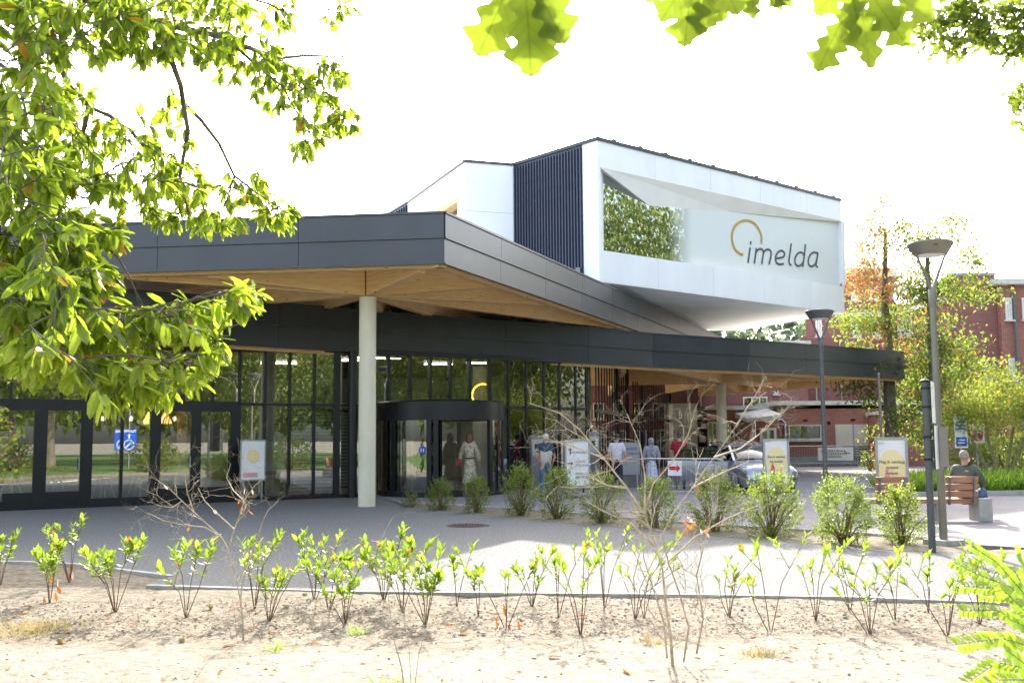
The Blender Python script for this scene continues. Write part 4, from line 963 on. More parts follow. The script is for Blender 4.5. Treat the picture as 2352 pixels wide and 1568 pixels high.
# clusters along the limbs and filling the crown
FILL = [ # picture centre, radii, distance, clusters
 (60,60,110,110,8.8,26),(200,60,120,80,9.2,22),(330,70,110,80,9.8,22),(450,100,100,60,10.6,18),(560,130,90,60,11.2,18),(640,190,80,70,11.6,16),(730,180,70,60,12.2,13),(770,270,55,50,12.6,11),(700,310,50,50,12.2,9),
 (60,260,90,90,8.6,18),(150,250,70,70,9.6,10),(50,420,110,90,8.3,26),(160,400,90,80,9.4,18),(260,330,80,60,10.2,12),(380,300,60,90,10.4,12),(300,430,90,60,10.3,14),(420,420,60,70,10.8,13),(560,430,55,45,11.2,9),(640,490,50,35,11.6,9),(500,510,70,22,11,8),(380,490,60,30,10.8,9),
 (80,560,140,70,8.2,30),(200,530,90,60,8.8,18),(60,690,120,70,7.8,24),(190,640,90,50,8.3,13),(180,760,110,50,8,22),(310,750,80,50,8.3,16),(420,730,70,45,8.4,13),(520,700,50,28,8.6,7),(70,800,90,60,7.6,14),(200,840,80,35,7.9,10),(300,850,70,45,8,10),(440,850,50,30,8.3,7),(270,905,35,35,7.9,5),(360,900,40,20,8,4),(500,800,35,25,8.4,4),
 (600,30,90,40,11.6,9),(480,10,120,30,10.8,12),(250,0,200,35,9.6,20),(40,-20,120,40,9,14),(800,20,25,20,12.8,3),(760,40,20,15,12.8,2),(570,670,30,14,8.6,3)]
tw_ = MB(); LP = []; LD = []; LN = []; LS = []; burrs = []
qq = random.Random(3)
for (x, y, rx, ry, dd, k) in FILL:
    for _ in range(int(k*2.5)):
        a = qq.uniform(0, 6.283); r_ = qq.random()**.55
        p = D(x+rx*r_*math.cos(a), y+ry*r_*math.sin(a), dd+qq.gauss(0, .45))
        nb = min(cl_nodes, key=lambda c: (c-p).length + .5*max(0, p.z-c.z)); L = (p-nb).length
        if L < .04: continue
        mid = nb.lerp(p, .5)+Vector((qq.uniform(-.1,.1), qq.uniform(-.1,.1), .12))*L
        tw_.tube([nb, mid, p], [.007, .0055, .0035], 4, False); cl_nodes.append(mid)
        ax = (p-mid).normalized(); m_ = qq.randint(6, 9)
        if qq.random() < .07: burrs.append(p+Vector((0,0,-.01)))
        for j in range(m_):
            an = j*2.4+qq.uniform(-.5,.5); side = ax.cross(Vector((math.cos(an), math.sin(an), .3))).normalized()
            c = p.lerp(mid, .10*j*.6) ; d = ax*.45+side*1.0+Vector((0,0,-.75+qq.uniform(-.35,.25)))
            nn = Vector((0,0,1))+side*.5+Vector((qq.gauss(0,.45), qq.gauss(0,.45), qq.gauss(0,.2)))
            LP.append(c); LD.append(d); LN.append(nn); LS.append(qq.uniform(.10,.18)*(1.1 if dd < 8.9 else .95))
tw_.build('twigs', 'bark', CT, True, 'stuff')
for p in burrs: MB().ball(p, .028, 9, 6).build('burr', mat('burr', (.3,.35,.08), .9, bump=.8, bscale=90) if 'burr' not in M else M['burr'], CT) if False else None
M['burr'] = mat('burr', (.50,.46,.17), .9, bump=1, bscale=120)
for p in burrs[:22]:
    mb = MB().ball(p, .022, 8, 6)
    for _ in range(26):
        v = Vector((rnd.gauss(0,1), rnd.gauss(0,1), rnd.gauss(0,1))).normalized(); s_ = v.orthogonal().normalized()*.003
        mb.add([p+v*.018+s_, p+v*.018-s_, p+v*.036], [(0,1,2)])
    mb.build('burr', 'burr', CT)
order = sorted(range(len(LP)), key=lambda i: (LP[i]-CAMP).length/LS[i] + (1e3 if LP[i].x < -LP[i].y*.51 else 0))
near, rest = order[:295], order[295:]
for i in near: put_leaf('leaf', 'chestnut', 'chestnut', LP[i], LD[i], LN[i], LS[i], CT)
me = leaves_mesh('foliage', 'chestnut', [tuple(LP[i]) for i in rest], [tuple(LD[i]) for i in rest], [tuple(LN[i]) for i in rest], [LS[i] for i in rest], tuple(tc_)); me.materials.append(M['chestnut'])
link('foliage', me, None, CT, kind='stuff')
print('chestnut leaves', len(LP))

# ------------------------------------------------------------------ oak above the photographer
OK = thing('oak_tree', 'oak whose lobed leaves hang in from the top edge of the picture', 'tree', (3.6, -2.6, 0)); ob = wloc(OK)
MB().tube([ob, ob+Vector((0,.1,2)), ob+Vector((-.1,.4,4)), ob+Vector((.1,.6,7)), ob+Vector((.2,.3,11))], [.4,.33,.28,.22,.12], 12).build('trunk', 'bark', OK, True)
hub = D(1500, -420, 2.6)
MB().tube([ob+Vector((-.05,.35,3.6)), ob+Vector((-1.2,2.2,4.2)), hub], [.12,.07,.03], 8).build('limb', 'bark', OK, True)
hub2 = D(2620, -160, 9); MB().tube([ob+Vector((-.05,.35,4.6)), ob+Vector((.6,5,6.0)), hub2], [.12,.08,.04], 8).build('limb', 'bark', OK, True)
for (x, y), (tx, ty) in (((1190,-60),(1170,-220)), ((1590,-40),(1560,-260)), ((1960,-30),(1900,-260))): MB().tube([hub, D(tx, ty, 2.5), D(x, y, 2.4)], [.012,.006,.004], 6).build('twig', 'bark', OK, True)
# each: tip position in the picture, root position, size
OL = [((1105,120),(1175,-50)),((1225,160),(1205,-30)),((1300,85),(1215,-50)),((1160,70),(1230,-70)),((1262,105),(1190,-20)),
      ((1572,96),(1590,-50)),((1520,40),(1590,-60)),((1660,42),(1600,-80)),((1610,70),(1620,-40)),((1695,20),(1640,-90)),
      ((1880,155),(1935,45)),((1935,95),(1965,-30)),((2010,148),(1975,20)),((2085,95),(2000,0)),((2145,35),(2020,-30)),((1880,25),(1960,-70)),((2055,60),(1980,-40)),((1985,110),(1955,-20))]
for i, (tip, root) in enumerate(OL):
    yd = 2.35+rnd.uniform(-.3,.3); a, b2 = D(*root, yd+rnd.uniform(-.02,.02)), D(*tip, yd+rnd.uniform(-.03,.03)); d = b2-a
    nn = Vector((rnd.gauss(0,.35), -1, rnd.gauss(0,.3)+.3))
    put_leaf('leaf', 'oak', 'oak', a, d, nn, d.length*1.05, OK)
    for k in range(2):                                       # unseen leaves added above the view to shade the hanging ones
        c = a.lerp(b2, .5)+sdir*rnd.uniform(.85,1.3)+Vector((rnd.gauss(0,.05), 0, rnd.gauss(0,.05)+.02)); put_leaf('leaf', 'oak', 'oak', c, (rnd.gauss(0,1), rnd.gauss(0,.3), -.4), (rnd.gauss(0,.4), -1, .5), .12, OK)
ok_tw = MB(); P=[]; DD=[]; NN=[]
cent = [(2180,100,60,22),(2140,60,40,18),(2230,40,60,30),(2300,30,60,40),(2345,60,30,30),(2340,110,25,20),(2350,240,12,28),(2260,80,40,20),(2200,20,40,25)]
for (x, y, rx, ry) in cent:
    for _ in range(12):
        p = D(x+rnd.gauss(0,.5)*rx, y+rnd.gauss(0,.6)*ry, 9+rnd.gauss(0,.2)); ok_tw.tube([D(x+70, y-70, 9), D(x+15, y-15, 9), p], [.009,.006,.003], 4, False)
        for j in range(8):
            P.append(tuple(p+Vector((rnd.gauss(0,1), rnd.gauss(0,1), rnd.gauss(0,1)))*.045)); DD.append((rnd.gauss(0,1), rnd.gauss(0,1), rnd.gauss(0,1)-.3)); NN.append((rnd.gauss(0,1), rnd.gauss(0,1), rnd.gauss(0,1)))
ok_tw.build('twigs', 'bark', OK, True, 'stuff')
me = leaves_mesh('foliage', 'oak', P, DD, NN, [rnd.uniform(.06,.11) for _ in P], tuple(ob)); me.materials.append(M['oak']); link('foliage', me, None, OK, kind='stuff')

# ------------------------------------------------------------------ locust shoots at the bottom right
LC = thing('locust_shrub', 'bright yellow-green fern-like locust shrub in the lower right corner', 'shrub', tuple(G(2480, 1700, -.03))); lb = wloc(LC)
FR = [ # leaf stalks: picture points from root to tip, distance
 ([(2420,1440),(2350,1360),(2290,1290),(2230,1252)], 5.0), ([(2420,1420),(2330,1350),(2250,1320),(2190,1290)], 5.2), ([(2430,1400),(2380,1340),(2352,1300),(2340,1270)], 5.1),
 ([(2430,1500),(2350,1430),(2290,1400),(2210,1400)], 4.9), ([(2440,1560),(2360,1480),(2300,1465),(2200,1478)], 4.8), ([(2430,1590),(2340,1530),(2290,1520),(2225,1565)], 4.7),
 ([(2440,1640),(2352,1560),(2300,1560),(2240,1590)], 4.6), ([(2440,1520),(2390,1450),(2352,1400),(2300,1350)], 4.6), ([(2440,1600),(2400,1500),(2360,1440),(2320,1420)], 4.5), ([(2420,1480),(2370,1390),(2310,1370),(2260,1365)], 5.3),
 ([(2450,1640),(2400,1560),(2350,1520),(2310,1490)], 4.4), ([(2430,1450),(2380,1400),(2330,1310),(2300,1300)], 4.9), ([(2440,1680),(2380,1600),(2340,1590),(2290,1600)], 4.5),([(2420,1440),(2350,1380),(2280,1350),(2215,1345)], 5.0)]
st_ = MB(); cr_ = D(2560, 1640, 4.8)
st_.tube([lb, lb+Vector((.1,0,.3)), cr_], [.015,.012,.01], 6); cnt = 0
for pts, yd in FR:
    P = [D(x, y, yd+.06*k*(1 if cnt % 2 else -1)) for k, (x, y) in enumerate(pts)]; st_.tube([cr_.lerp(lb, .3)]+P, [.006,.004,.003,.002,.0015], 5, False); cnt += 1
    L = [(P[i+1]-P[i]).length for i in range(3)]; tot = sum(L); k = int(tot/.021)
    for j in range(3, k+1):
        s = tot*j/k; i = 0
        while i < 2 and s > L[i]: s -= L[i]; i += 1
        p = P[i].lerp(P[i+1], min(1, s/L[i])); ax = (P[i+1]-P[i]).normalized(); nn = Vector((rnd.gauss(0,.2)+.25, -.75, .65)); side = ax.cross(nn).normalized()
        for sg in (-1, 1):
            if cnt <= 16: put_leaf('leaflet', 'leaflet', 'locust', p, side*sg*1.0+ax*.45+Vector((0,0,-.15)), nn+Vector((rnd.gauss(0,.25), 0, rnd.gauss(0,.25))), rnd.uniform(.042,.056), LC)
st_.build('stalks', 'barkgreen', LC, True)

# ------------------------------------------------------------------ litter on the bed
tvL = []
for i in range(190):
    y = rnd.choice((rnd.uniform(6.0, 10.9), rnd.uniform(8.6, 10.6))); x = rnd.uniform(-.52, .52)*y; z = bedz(x, y)+.006
    o = bpy.data.objects.new('fallen_leaf', one_leaf(rnd.choice(('chestnut','laurel','oak')), 'dryleaf')); col.objects.link(o); s = rnd.uniform(.03,.11)
    o.matrix_local = Matrix.Translation((x, y, z)) @ leaf_frame((rnd.gauss(0,1), rnd.gauss(0,1), .12), (rnd.gauss(0,.25), rnd.gauss(0,.25), 1)).to_4x4() @ Matrix.Scale(s, 4)
    tag(o, 'dry orange-brown leaf lying on the bare soil of the bed', 'leaf', 'fallen leaves on the bed')
for i in range(26):
    y = rnd.uniform(12, 27); x = rnd.uniform(-.42, .2)*y
    if y > 22 and x > -4: continue
    o = bpy.data.objects.new('fallen_leaf', one_leaf('chestnut', 'dryleaf')); col.objects.link(o)
    o.matrix_local = Matrix.Translation((x, y, .008)) @ leaf_frame((rnd.gauss(0,1), rnd.gauss(0,1), .1), (rnd.gauss(0,.2), rnd.gauss(0,.2), 1)).to_4x4() @ Matrix.Scale(rnd.uniform(.05,.1), 4)
    tag(o, 'small dry leaf lying on the grey concrete path', 'leaf', 'fallen leaves on the path')
def pebbles(name, n_, yr, m, s0, s1, label, flat=.6, clods=False):
    mb = MB()
    for i in range(n_):
        y = rnd.uniform(*yr); x = rnd.uniform(-.54, .54)*y; s = rnd.uniform(s0, s1)*(1 if rnd.random() < .9 else 1.7); z = bedz(x, y)+s*.15
        b0 = len(mb.v); vs2 = []
        for v in ((1,0,0),(0,1,0),(-1,0,0),(0,-1,0),(0,0,1),(0,0,-.5)): vs2.append(Vector((x,y,z))+Vector(v)*s*rnd.uniform(.7,1.3)*Vector((1,1,flat)).x if False else Vector((x+v[0]*s*rnd.uniform(.6,1.3), y+v[1]*s*rnd.uniform(.6,1.3), z+v[2]*s*flat*rnd.uniform(.6,1.2))))
        mb.add(vs2, [(0,1,4),(1,2,4),(2,3,4),(3,0,4),(1,0,5),(2,1,5),(3,2,5),(0,3,5)])
    o = mb.build(name, m, None, kind='stuff'); tag(o, label, 'debris'); return o
M['clod'] = mat('clod', (.18,.145,.10), .95, c2=(.36,.30,.22), scale=30); M['husk'] = mat('husk', (.14,.085,.05), .9, c2=(.3,.2,.12), scale=20); M['chip'] = mat('chip', (.45,.4,.33), .9)
pebbles('soil_clods', 9000, (8.9, 11.1), 'clod', .003, .014, 'loose crumbs of dark soil in the tilled strip by the kerb')
pebbles('beechnut_husks', 700, (5.8, 10.2), 'husk', .006, .013, 'small brown husks strewn over the pale sand')
M['leafbit'] = mat('leaf_bit', (.36,.13,.03), .8, c2=(.5,.26,.08), scale=9)
pebbles('leaf_crumbs', 420, (6.2, 10.9), 'leafbit', .006, .018, 'small orange crumbs of dry leaves strewn over the bed', .3)
pebbles('wood_chips', 900, (6.5, 10.9), 'chip', .006, .02, 'pale chips and twig bits strewn over the bed', .25)
# chestnut burrs on the sand
for i, (x, y) in enumerate(((418,1473),(138,1474),(484,1396),(658,1398),(700,1369))):
    p = G(x, y, -.02); mb = MB().ball(p+Vector((0,0,.012)), .024, 9, 6)
    for _ in range(40):
        v = Vector((rnd.gauss(0,1), rnd.gauss(0,1), abs(rnd.gauss(0,1)))).normalized(); s_ = v.orthogonal().normalized()*.003; c = p+Vector((0,0,.012))
        mb.add([c+v*.02+s_, c+v*.02-s_, c+v*.037], [(0,1,2)])
    solo(mb, 'chestnut_burr', 'burr', ['yellow spiky chestnut burr on the sand left of the slim bare sapling','spiky chestnut burr near the dry grass at the left edge','small chestnut burr under the laurel at the path corner','chestnut burr on the soil right of the slim bare sapling','small chestnut burr close to the kerb below the path'][i], 'burr', p, 'chestnut burrs on the ground')
# dry grass tufts
for (x, y, n_, r, nm, mm) in ((80,1450,420,.4,'dry_grass_tuft','drygrass'),(1745,1510,120,.14,'dry_grass_tuft','drygrass'),(1500,1480,60,.12,'dry_grass_tuft','drygrass'),(640,1495,50,.12,'grass_tuft','grass'),(890,1590,120,.3,'grass_tuft','grass'),(820,1455,40,.1,'grass_tuft','grass'),(1980,1600,90,.3,'dry_grass_tuft','drygrass')):
    p = G(x, y, -.035); P = [(p.x+rnd.gauss(0,.5)*r, p.y+rnd.gauss(0,.5)*r, p.z) for _ in range(n_)]
    me = leaves_mesh(nm, 'blade', P, [(rnd.gauss(0,.7), rnd.gauss(0,.7), .8) for _ in P], unit(n_), .085*(.5+.8*nr.random(n_)), tuple(p)); me.materials.append(M[mm])
    # blades are narrow
    o = link(nm, me, None, None, kind='stuff'); o.location = p
    tag(o, {'drygrass':'patch of straw-coloured dry grass on the sand','grass':'small tuft of thin green grass on the sand'}[mm], 'grass', 'grass tufts on the sand')

mb = MB()
for i in range(420):
    y = rnd.uniform(11.6, 27); x = rnd.uniform(-.5, .35)*y; s_ = rnd.uniform(.006, .016)
    if x > -3 and y > 21: continue
    mb.add([Vector((x+s_*rnd.uniform(.6,1.3)*a, y+s_*rnd.uniform(.6,1.3)*b_, .003+c*s_*.6)) for a, b_, c in ((1,0,0),(0,1,0),(-1,0,0),(0,-1,0),(0,0,1))], [(0,1,4),(1,2,4),(2,3,4),(3,0,4)])
o = mb.build('path_crumbs', 'husk', None, kind='stuff'); tag(o, 'tiny dark husks scattered over the grey path', 'debris')

# ------------------------------------------------------------------ brick buildings behind
def window(parent, x0, x1, z0, z1, y, splits=(.5,), fr='whitepaint', sill=True, w=.07):
    f = MB()
    for a, b2, c, d in ((x0,x1,z0,z0+w),(x0,x1,z1-w,z1),(x0,x0+w,z0+w,z1-w),(x1-w,x1,z0+w,z1-w)): f.box(((a+b2)/2, y-.03, (c+d)/2), (b2-a, .1, d-c))
    for s in splits: f.box((x0+(x1-x0)*s, y-.03, (z0+z1)/2), (w, .1, z1-z0-2*w))
    fo = f.build('window', fr, parent)
    MB().box(((x0+x1)/2, y-.005, (z0+z1)/2), (x1-x0-.02, .02, z1-z0-.02)).build('pane', 'glass_dark', fo)
    if sill: MB().box(((x0+x1)/2, y-.1, z0-.06), (x1-x0+.2, .22, .1)).build('sill', 'stone', fo)
    return fo
def X(px, y): return D(px, 950, y).x
def Z(px, py, y): return D(px, py, y).z
YA = 58.5
AN = thing('brick_annex', 'low red brick annex with white cornice, wide window and cream double door', 'building', (X(1900, YA), YA, 0))
ax0, ax1 = X(1787, YA), X(2110, YA); az = Z(1900, 938, YA)
MB().box(((ax0+ax1)/2, YA+3, (az+.5)/2+.0), (ax1-ax0, 6, az-.5)).build('wall', 'brick', AN)
MB().box(((ax0+ax1)/2, YA-.03, .25), (ax1-ax0+.04, .12, .5)).build('plinth', 'plinth', AN)
MB().box(((ax0+ax1)/2, YA+2.9, az+.32), (ax1-ax0+.5, 6.4, .24)).build('cornice', 'stone', AN)
wx0, wx1 = X(1809, YA), X(1884, YA); window(AN, wx0, wx1, Z(1850,1009,YA), Z(1850,975,YA), YA-.02, (), 'stone')
dx0, dx1 = X(1917, YA), X(1997, YA); dz = Z(1950, 974, YA)
dr = MB().box(((dx0+dx1)/2, YA-.02, dz/2+.2), (dx1-dx0, .1, dz-.4)).build('garage_door', mat('cream_paint', (.66,.65,.57), .6, var=.04), AN)
MB().box(((dx0+dx1)/2, YA-.085, dz/2+.2), (.05, .03, dz-.4)).build('door_seam', 'plinth', dr)
for k in range(6): MB().box((dx1-.9, YA-.09, .35+k*.14), (1.5, .04, .05)).build('louvre', 'metalgrey', dr)
for px, py in ((1849,965),(1958,964),(2012,959)): MB().box((X(px,YA), YA-.02, Z(px,py,YA)), (.24,.06,.1)).build('air_brick', 'black', AN)
MB().lathe([(.1,0),(.1,.05)], (0,0,0), 14).build('vent', 'black', AN, local=True).matrix_local = Matrix.Translation(Vector((X(1903,YA), YA, Z(1903,971,YA)))-wloc(AN)) @ Matrix.Rotation(R(90), 4, 'X')
pz = Z(1800,967,YA); q = X(1798, YA)
MB().tube([(X(1788,YA)-.1,YA-.12,pz+.1),(q-.1,YA-.12,pz+.08),(q+.05,YA-.12,pz-.1),(q+.05,YA-.12,.3)], .09, 8).build('downpipe', 'galv', AN, True)
# bay in front of the annex with sloping roof
YB = 57
BY = thing('entrance_bay', 'small brick porch with a sloping roof and a white-framed door beside the annex', 'building', (X(1760,YB), YB, 0))
bx0, bx1 = X(1725,YB), X(1786,YB); bz0, bz1 = Z(1730,970,YB), Z(1785,962,YB)
MB().hexa([(bx0,YB,.0),(bx1,YB,.0),(bx1,YB,bz1),(bx0,YB,bz0)], [(bx0,YB+3.5,.0),(bx1,YB+3.5,.0),(bx1,YB+3.5,bz1),(bx0,YB+3.5,bz0)]).build('wall', 'brick', BY)
MB().hexa([(bx0-.3,YB-.35,bz0),(bx1+.1,YB-.35,bz1+.02),(bx1+.1,YB-.35,bz1+.26),(bx0-.3,YB-.35,bz0+.2)], [(bx0-.3,YB+3.6,bz0+.4),(bx1+.1,YB+3.6,bz1+.5),(bx1+.1,YB+3.6,bz1+.8),(bx0-.3,YB+3.6,bz0+.7)]).build('roof', 'stone', BY)
window(BY, X(1743,YB), X(1781,YB), .08, Z(1760,982,YB), YB-.02, (.5,), sill=False, w=.14)
MB().tube([(bx0+.05,YB-.1,bz0),(bx0+.05,YB-.1,.1)], .05, 8).build('downpipe', 'galv', BY, True)
# storey above and behind
YU = 63
UB = thing('brick_building', 'long purple-red brick hospital wing seen beneath and above the canopy', 'building', (X(1800,YU), YU, 0))
ux0, ux1 = X(1330,YU), X(1858,YU)
MB().box(((ux0+ux1)/2, YU+5, 3.65), (ux1-ux0, 10, 7.3)).build('wall', 'brickp', UB)
MB().box(((ux0+ux1)/2, YU+4.9, 7.4), (ux1-ux0+.4, 10.4, .2)).build('parapet', 'stone', UB)
rx1 = X(2140,YU+2)
MB().box(((ux1+rx1)/2+.01, YU+6.1, 3.9), (rx1-ux1-.02, 9, 7.8)).build('wall', 'brickp', UB)
MB().box(((X(1602,YU)+X(1724,YU))/2, YU-1.6, 1.6), (X(1724,YU)-X(1602,YU), 3.1, 3.2)).build('wall', 'brick', UB)
MB().box(((X(1596,YU)+X(1790,YU))/2, YU-1.5, 3.33), (X(1790,YU)-X(1596,YU), 3.7, .22)).build('cornice', 'stone', UB)
yb = YU-3.17
for (a, c, z0, z1) in ((1624,1646,.1,2.5),(1666,1686,.1,2.5)): window(UB, X(a,yb), X(c,yb), z0, z1, yb, (.5,), sill=False)
for (px, py, s) in ((1616,978,.3),(1612,1008,.36)):
    MB().box((X(px,yb), yb-.02, Z(px,py,yb)), (s,.06,s)).build('wall_plate', 'whitepaint', UB)
o = MB().lathe([(.24,0),(.24,.07)], (0,0,0), 18).build('wall_clock', 'stone', UB, local=True); o.matrix_local = Matrix.Translation(Vector((X(1704,yb), yb, Z(1704,990,yb)))-wloc(UB)) @ Matrix.Rotation(R(90), 4, 'X')
y = YU-.01
for a, c, z0, z1, sp in ((1707,1763,Z(1730,943,y),Z(1730,911,y),(.36,.68)),(1779,1789,Z(1780,904,y),Z(1780,892,y),())): window(UB, X(a,y), X(c,y), z0, z1, y, sp)
for k in range(4):
    a = 1362+k*46; window(UB, X(a,y), X(a+26,y), Z(a,962,y), Z(a,925,y), y, (.5,)); window(UB, X(a,y), X(a+30,y), .9, 2.1, y, (.5,))
for px in (1609, 1876): MB().tube([(X(px,y),y-.1,7 if px > 1700 else 6.9),(X(px,y),y-.1,3.3)], .06, 8).build('downpipe', 'galv', UB, True)
for px in (1935,): MB().tube([(X(px,YU+1.5),YU+1.5,7.6),(X(px,YU+1.5),YU+1.5,3.3)], .07, 8).build('downpipe', 'galv', UB, True)
# plaster wing
PW = thing('plaster_wing', 'pale plastered wing with a white window behind the screen of fins', 'building', (X(1580,59.5), 59.5, 0)); y = 59.5
MB().box(((X(1545,y)+X(1601,y))/2, y+2, Z(1580,926,y)/2), (X(1601,y)-X(1545,y), 4, Z(1580,926,y))).build('wall', 'plaster', PW)
window(PW, X(1571,y), X(1605,y)-.3, Z(1580,980,y), Z(1580,945,y), y-.02, (.33,.66), sill=True)
# tall wing above the canopy and behind the trees
YT = 75
TW = thing('tall_brick_wing', 'four-storey purple brick wing rising behind the orange tree', 'building', (X(1950,YT), YT, 0)); tx0, tx1 = X(1857,YT), X(2062,YT); tz = Z(1950,636,YT)
MB().slab([(tx0,YT),(tx1,YT),(tx1*1.16,YT+12),(tx0*1.165,YT+12)], 0, tz).build('wall', 'brickp', TW)
MB().slab([(tx0-.3,YT-.3),(tx1+.3,YT-.3),(tx1*1.16,YT+12),(tx0*1.165-.3,YT+12)], tz+.003, tz+.6).build('cornice', 'stone', TW)
for px0, px1, p0, p1 in ((1880,1894,772,728),(1950,1966,640,618) if False else (1965,1982,775,735),(2010,2026,775,735),(1965,1982,690,655),(2010,2026,690,655),(1880,1894,690,655)): window(TW, X(px0,YT), X(px1,YT), Z(1900,p0,YT), Z(1900,p1,YT), YT-.02, (.5,), w=.12)
MB().box(((tx0+tx1)/2, YT-.04, Z(1950,722,YT)), (tx1-tx0, .1, .3)).build('string_course', 'stone', TW)
GB = thing('white_gable_house', 'pale grey-roofed upper part of a building between the two trees', 'building', (X(2100,85), 85, 0)); y = 85
MB().box(((X(2070,y)+X(2160,y))/2, y+4, Z(2100,700,y)/2), (X(2160,y)-X(2070,y), 8, Z(2100,700,y))).build('wall', 'plaster', GB)
MB().hexa([(X(2066,y),y-.4,Z(2066,700,y)),(X(2165,y),y-.4,Z(2066,700,y)),(X(2150,y),y+4,Z(2066,636,y)),(X(2080,y),y+4,Z(2066,636,y))], [(X(2066,y),y+8.4,Z(2066,700,y)),(X(2165,y),y+8.4,Z(2066,700,y)),(X(2150,y),y+4.2,Z(2066,636,y)),(X(2080,y),y+4.2,Z(2066,636,y))]).build('roof', 'galv', GB)
# right hand wing
YR = 56
RB = thing('right_brick_wing', 'plain red-purple brick block at the right edge with white windows on its side wall', 'building', (X(2260,YR), YR, 0)); y = YR
r0, r1, r2 = X(2190,y), X(2302,y), X(2620,y); rz = Z(2250,633,y)
MB().slab([(r0,y),(r1,y),(r1+.02,y+12),(r0*1.215,y+12)], 0, rz).build('wall', 'brickp', RB)
MB().slab([(r0-.05,y-.05),(r1,y-.05),(r1,y+12),(r0*1.215,y+12)], rz+.003, rz+.16).build('parapet', 'plinth', RB)
rz2 = Z(2320,655,y-.4)
MB().box(((r1+r2)/2+.02, y+5.6, rz2/2), (r2-r1, 12, rz2)).build('wall', 'brick', RB)
MB().box(((r1+r2)/2-.1, y+5.5, rz2+.15), (r2-r1+.6, 12.8, .3)).build('cornice', 'stone', RB)
yy = y-.42
for p0, p1 in ((734,684),(873,822)): window(RB, X(2322,yy), X(2336,yy), Z(2330,p0,yy), Z(2330,p1,yy), yy, (.5,), w=.09)
for p0, p1 in ((734,684),(873,822)): window(RB, X(2360,yy), X(2390,yy), Z(2330,p0,yy), Z(2330,p1,yy), yy, (.5,), w=.09)
MB().tube([(X(2341,yy),yy-.12,rz2),(X(2341,yy),yy-.12,0)], .08, 8).build('downpipe', 'lampdark', RB, True)
MB().box((X(2240,y), y-.03, Z(2240,820,y)), (X(2302,y)-X(2190,y), .08, .1)).build('string_course', 'brick', RB)
MB().tube([(X(2262,y),y-.1,6),(X(2262,y),y-.1,0)], .06, 8).build('downpipe', 'galv', RB, True)
MB().box(((r0+X(2020,y+.5))/2, y+1.5, 1.4), (r0-X(2020,y+.5), 3, 2.8)).build('wall', 'brick', RB)
MB().box(((r0+X(2020,y+.5))/2, y+1.45, 2.9), (r0-X(2020,y+.5)+.2, 3.3, .18)).build('cornice', 'stone', RB)

# ------------------------------------------------------------------ street lamps, sign post
def lamp(name, label, p, h, m, rot):
    t = thing(name, label, 'street lamp', tuple(p)); p = Vector(p)
    MB().tube([p, p+Vector((0,0,h-.95))], [.062,.045], 20).build('pole', m, t, True)
    MB().lathe([(.05,h-1.02),(.058,h-.98),(.058,h-.75),(.04,h-.70)], p, 16).build('collar', m, t, True)
    for s in (-1, 1):
        a = Vector((math.cos(rot)*.27*s, math.sin(rot)*.27*s, 0)); MB().tube([p+Vector((0,0,h-.78))+a*.04, p+a*.25+Vector((0,0,h-.62)), p+a*.92+Vector((0,0,h-.22)), p+a+Vector((0,0,h-.18))], [.032,.026,.018,.016], 8).build('arm', m, t, True)
    hd = MB().lathe([(.22,h-.20),(.245,h-.2),(.34,h-.04),(.345,h-.02),(.33,h),(.2,h+.018),(.01,h+.02)], p, 36).build('lamp_head', m, t, True)
    MB().lathe([(.01,h-.206),(.215,h-.206),(.215,h-.201)], p, 28).build('diffuser', 'glass_clear' if False else 'whitepaint', hd)
    for k in range(3): MB().box(p+Vector((-.08+.03*k, -.335+.01*k, h-.09)), (.012,.02,.012)).build('vent_hole', 'black', hd)
    return t
p = G(2168, 1250); lamp('street_lamp', 'near grey street lamp on a twin-armed pole, standing by the sign post', p, 4.66, 'lampgrey', R(15))
MB().box((p.x, p.y, .03), (.42,.42,.1), .5).build('lamp_footing', 'kerb', kind='structure')
p = GX(1893, 24.6); lamp('street_lamp', 'farther dark street lamp with the same round head, standing on the plaza', p, 4.68, 'lampdark', R(20))
p = GX(2024, 38); t = thing('thin_pole', 'thin grey pole in front of the brick annex door', 'pole', tuple(p)); MB().tube([p, p+Vector((0,0,3.9))], [.06,.05], 12).build('pole', 'lampgrey', t, True); MB().ball(p+Vector((0,0,3.92)), .06, 10, 6).build('pole_cap', 'lampgrey', t, True)
p = G(2142, 1268); t = thing('sign_post', 'dark grey post carrying two white-edged sign plates seen edge-on', 'sign post', tuple(p))
MB().tube([p, p+Vector((0,0,2.42))], .051, 18).build('post', 'lampdark', t, True); MB().lathe([(.06,2.42),(.06,2.45),(.03,2.47)], p, 18).build('cap', 'black', t, True)
vd = Vector((p.x, p.y, 0)).normalized(); vs_ = vd.cross(Vector((0,0,1)))
for z0, z1, off in ((1.83,2.44,.075),(1.17,1.80,.095)):
    a = p+vs_*off+vd*-.02; b2 = a+vd*.5+vs_*.035
    MB().wall(a, b2, z0, z1, .014).build('sign_plate', 'black', t); MB().wall(a-vd*.012+vs_*.012, b2+vs_*.016, z0+.005, z1-.005, .012).build('sign_face', 'whitepaint', t)
a = p+vs_*.16+vd*.25; MB().wall(a, a+vd*.3+vs_*.12, 1.2, 1.78, .02).build('sign_plate', 'metalgrey', t)
for z in (2.32, 2.05, 1.62, 1.30):
    MB().lathe([(.062,0),(.062,.03)], p+Vector((0,0,z)), 18).build('clamp', 'black', t, True)
    MB().bar(p+Vector((0,0,z+.015)), p+vs_*.1+Vector((0,0,z+.015)), .02, .02).build('bracket', 'galv', t)
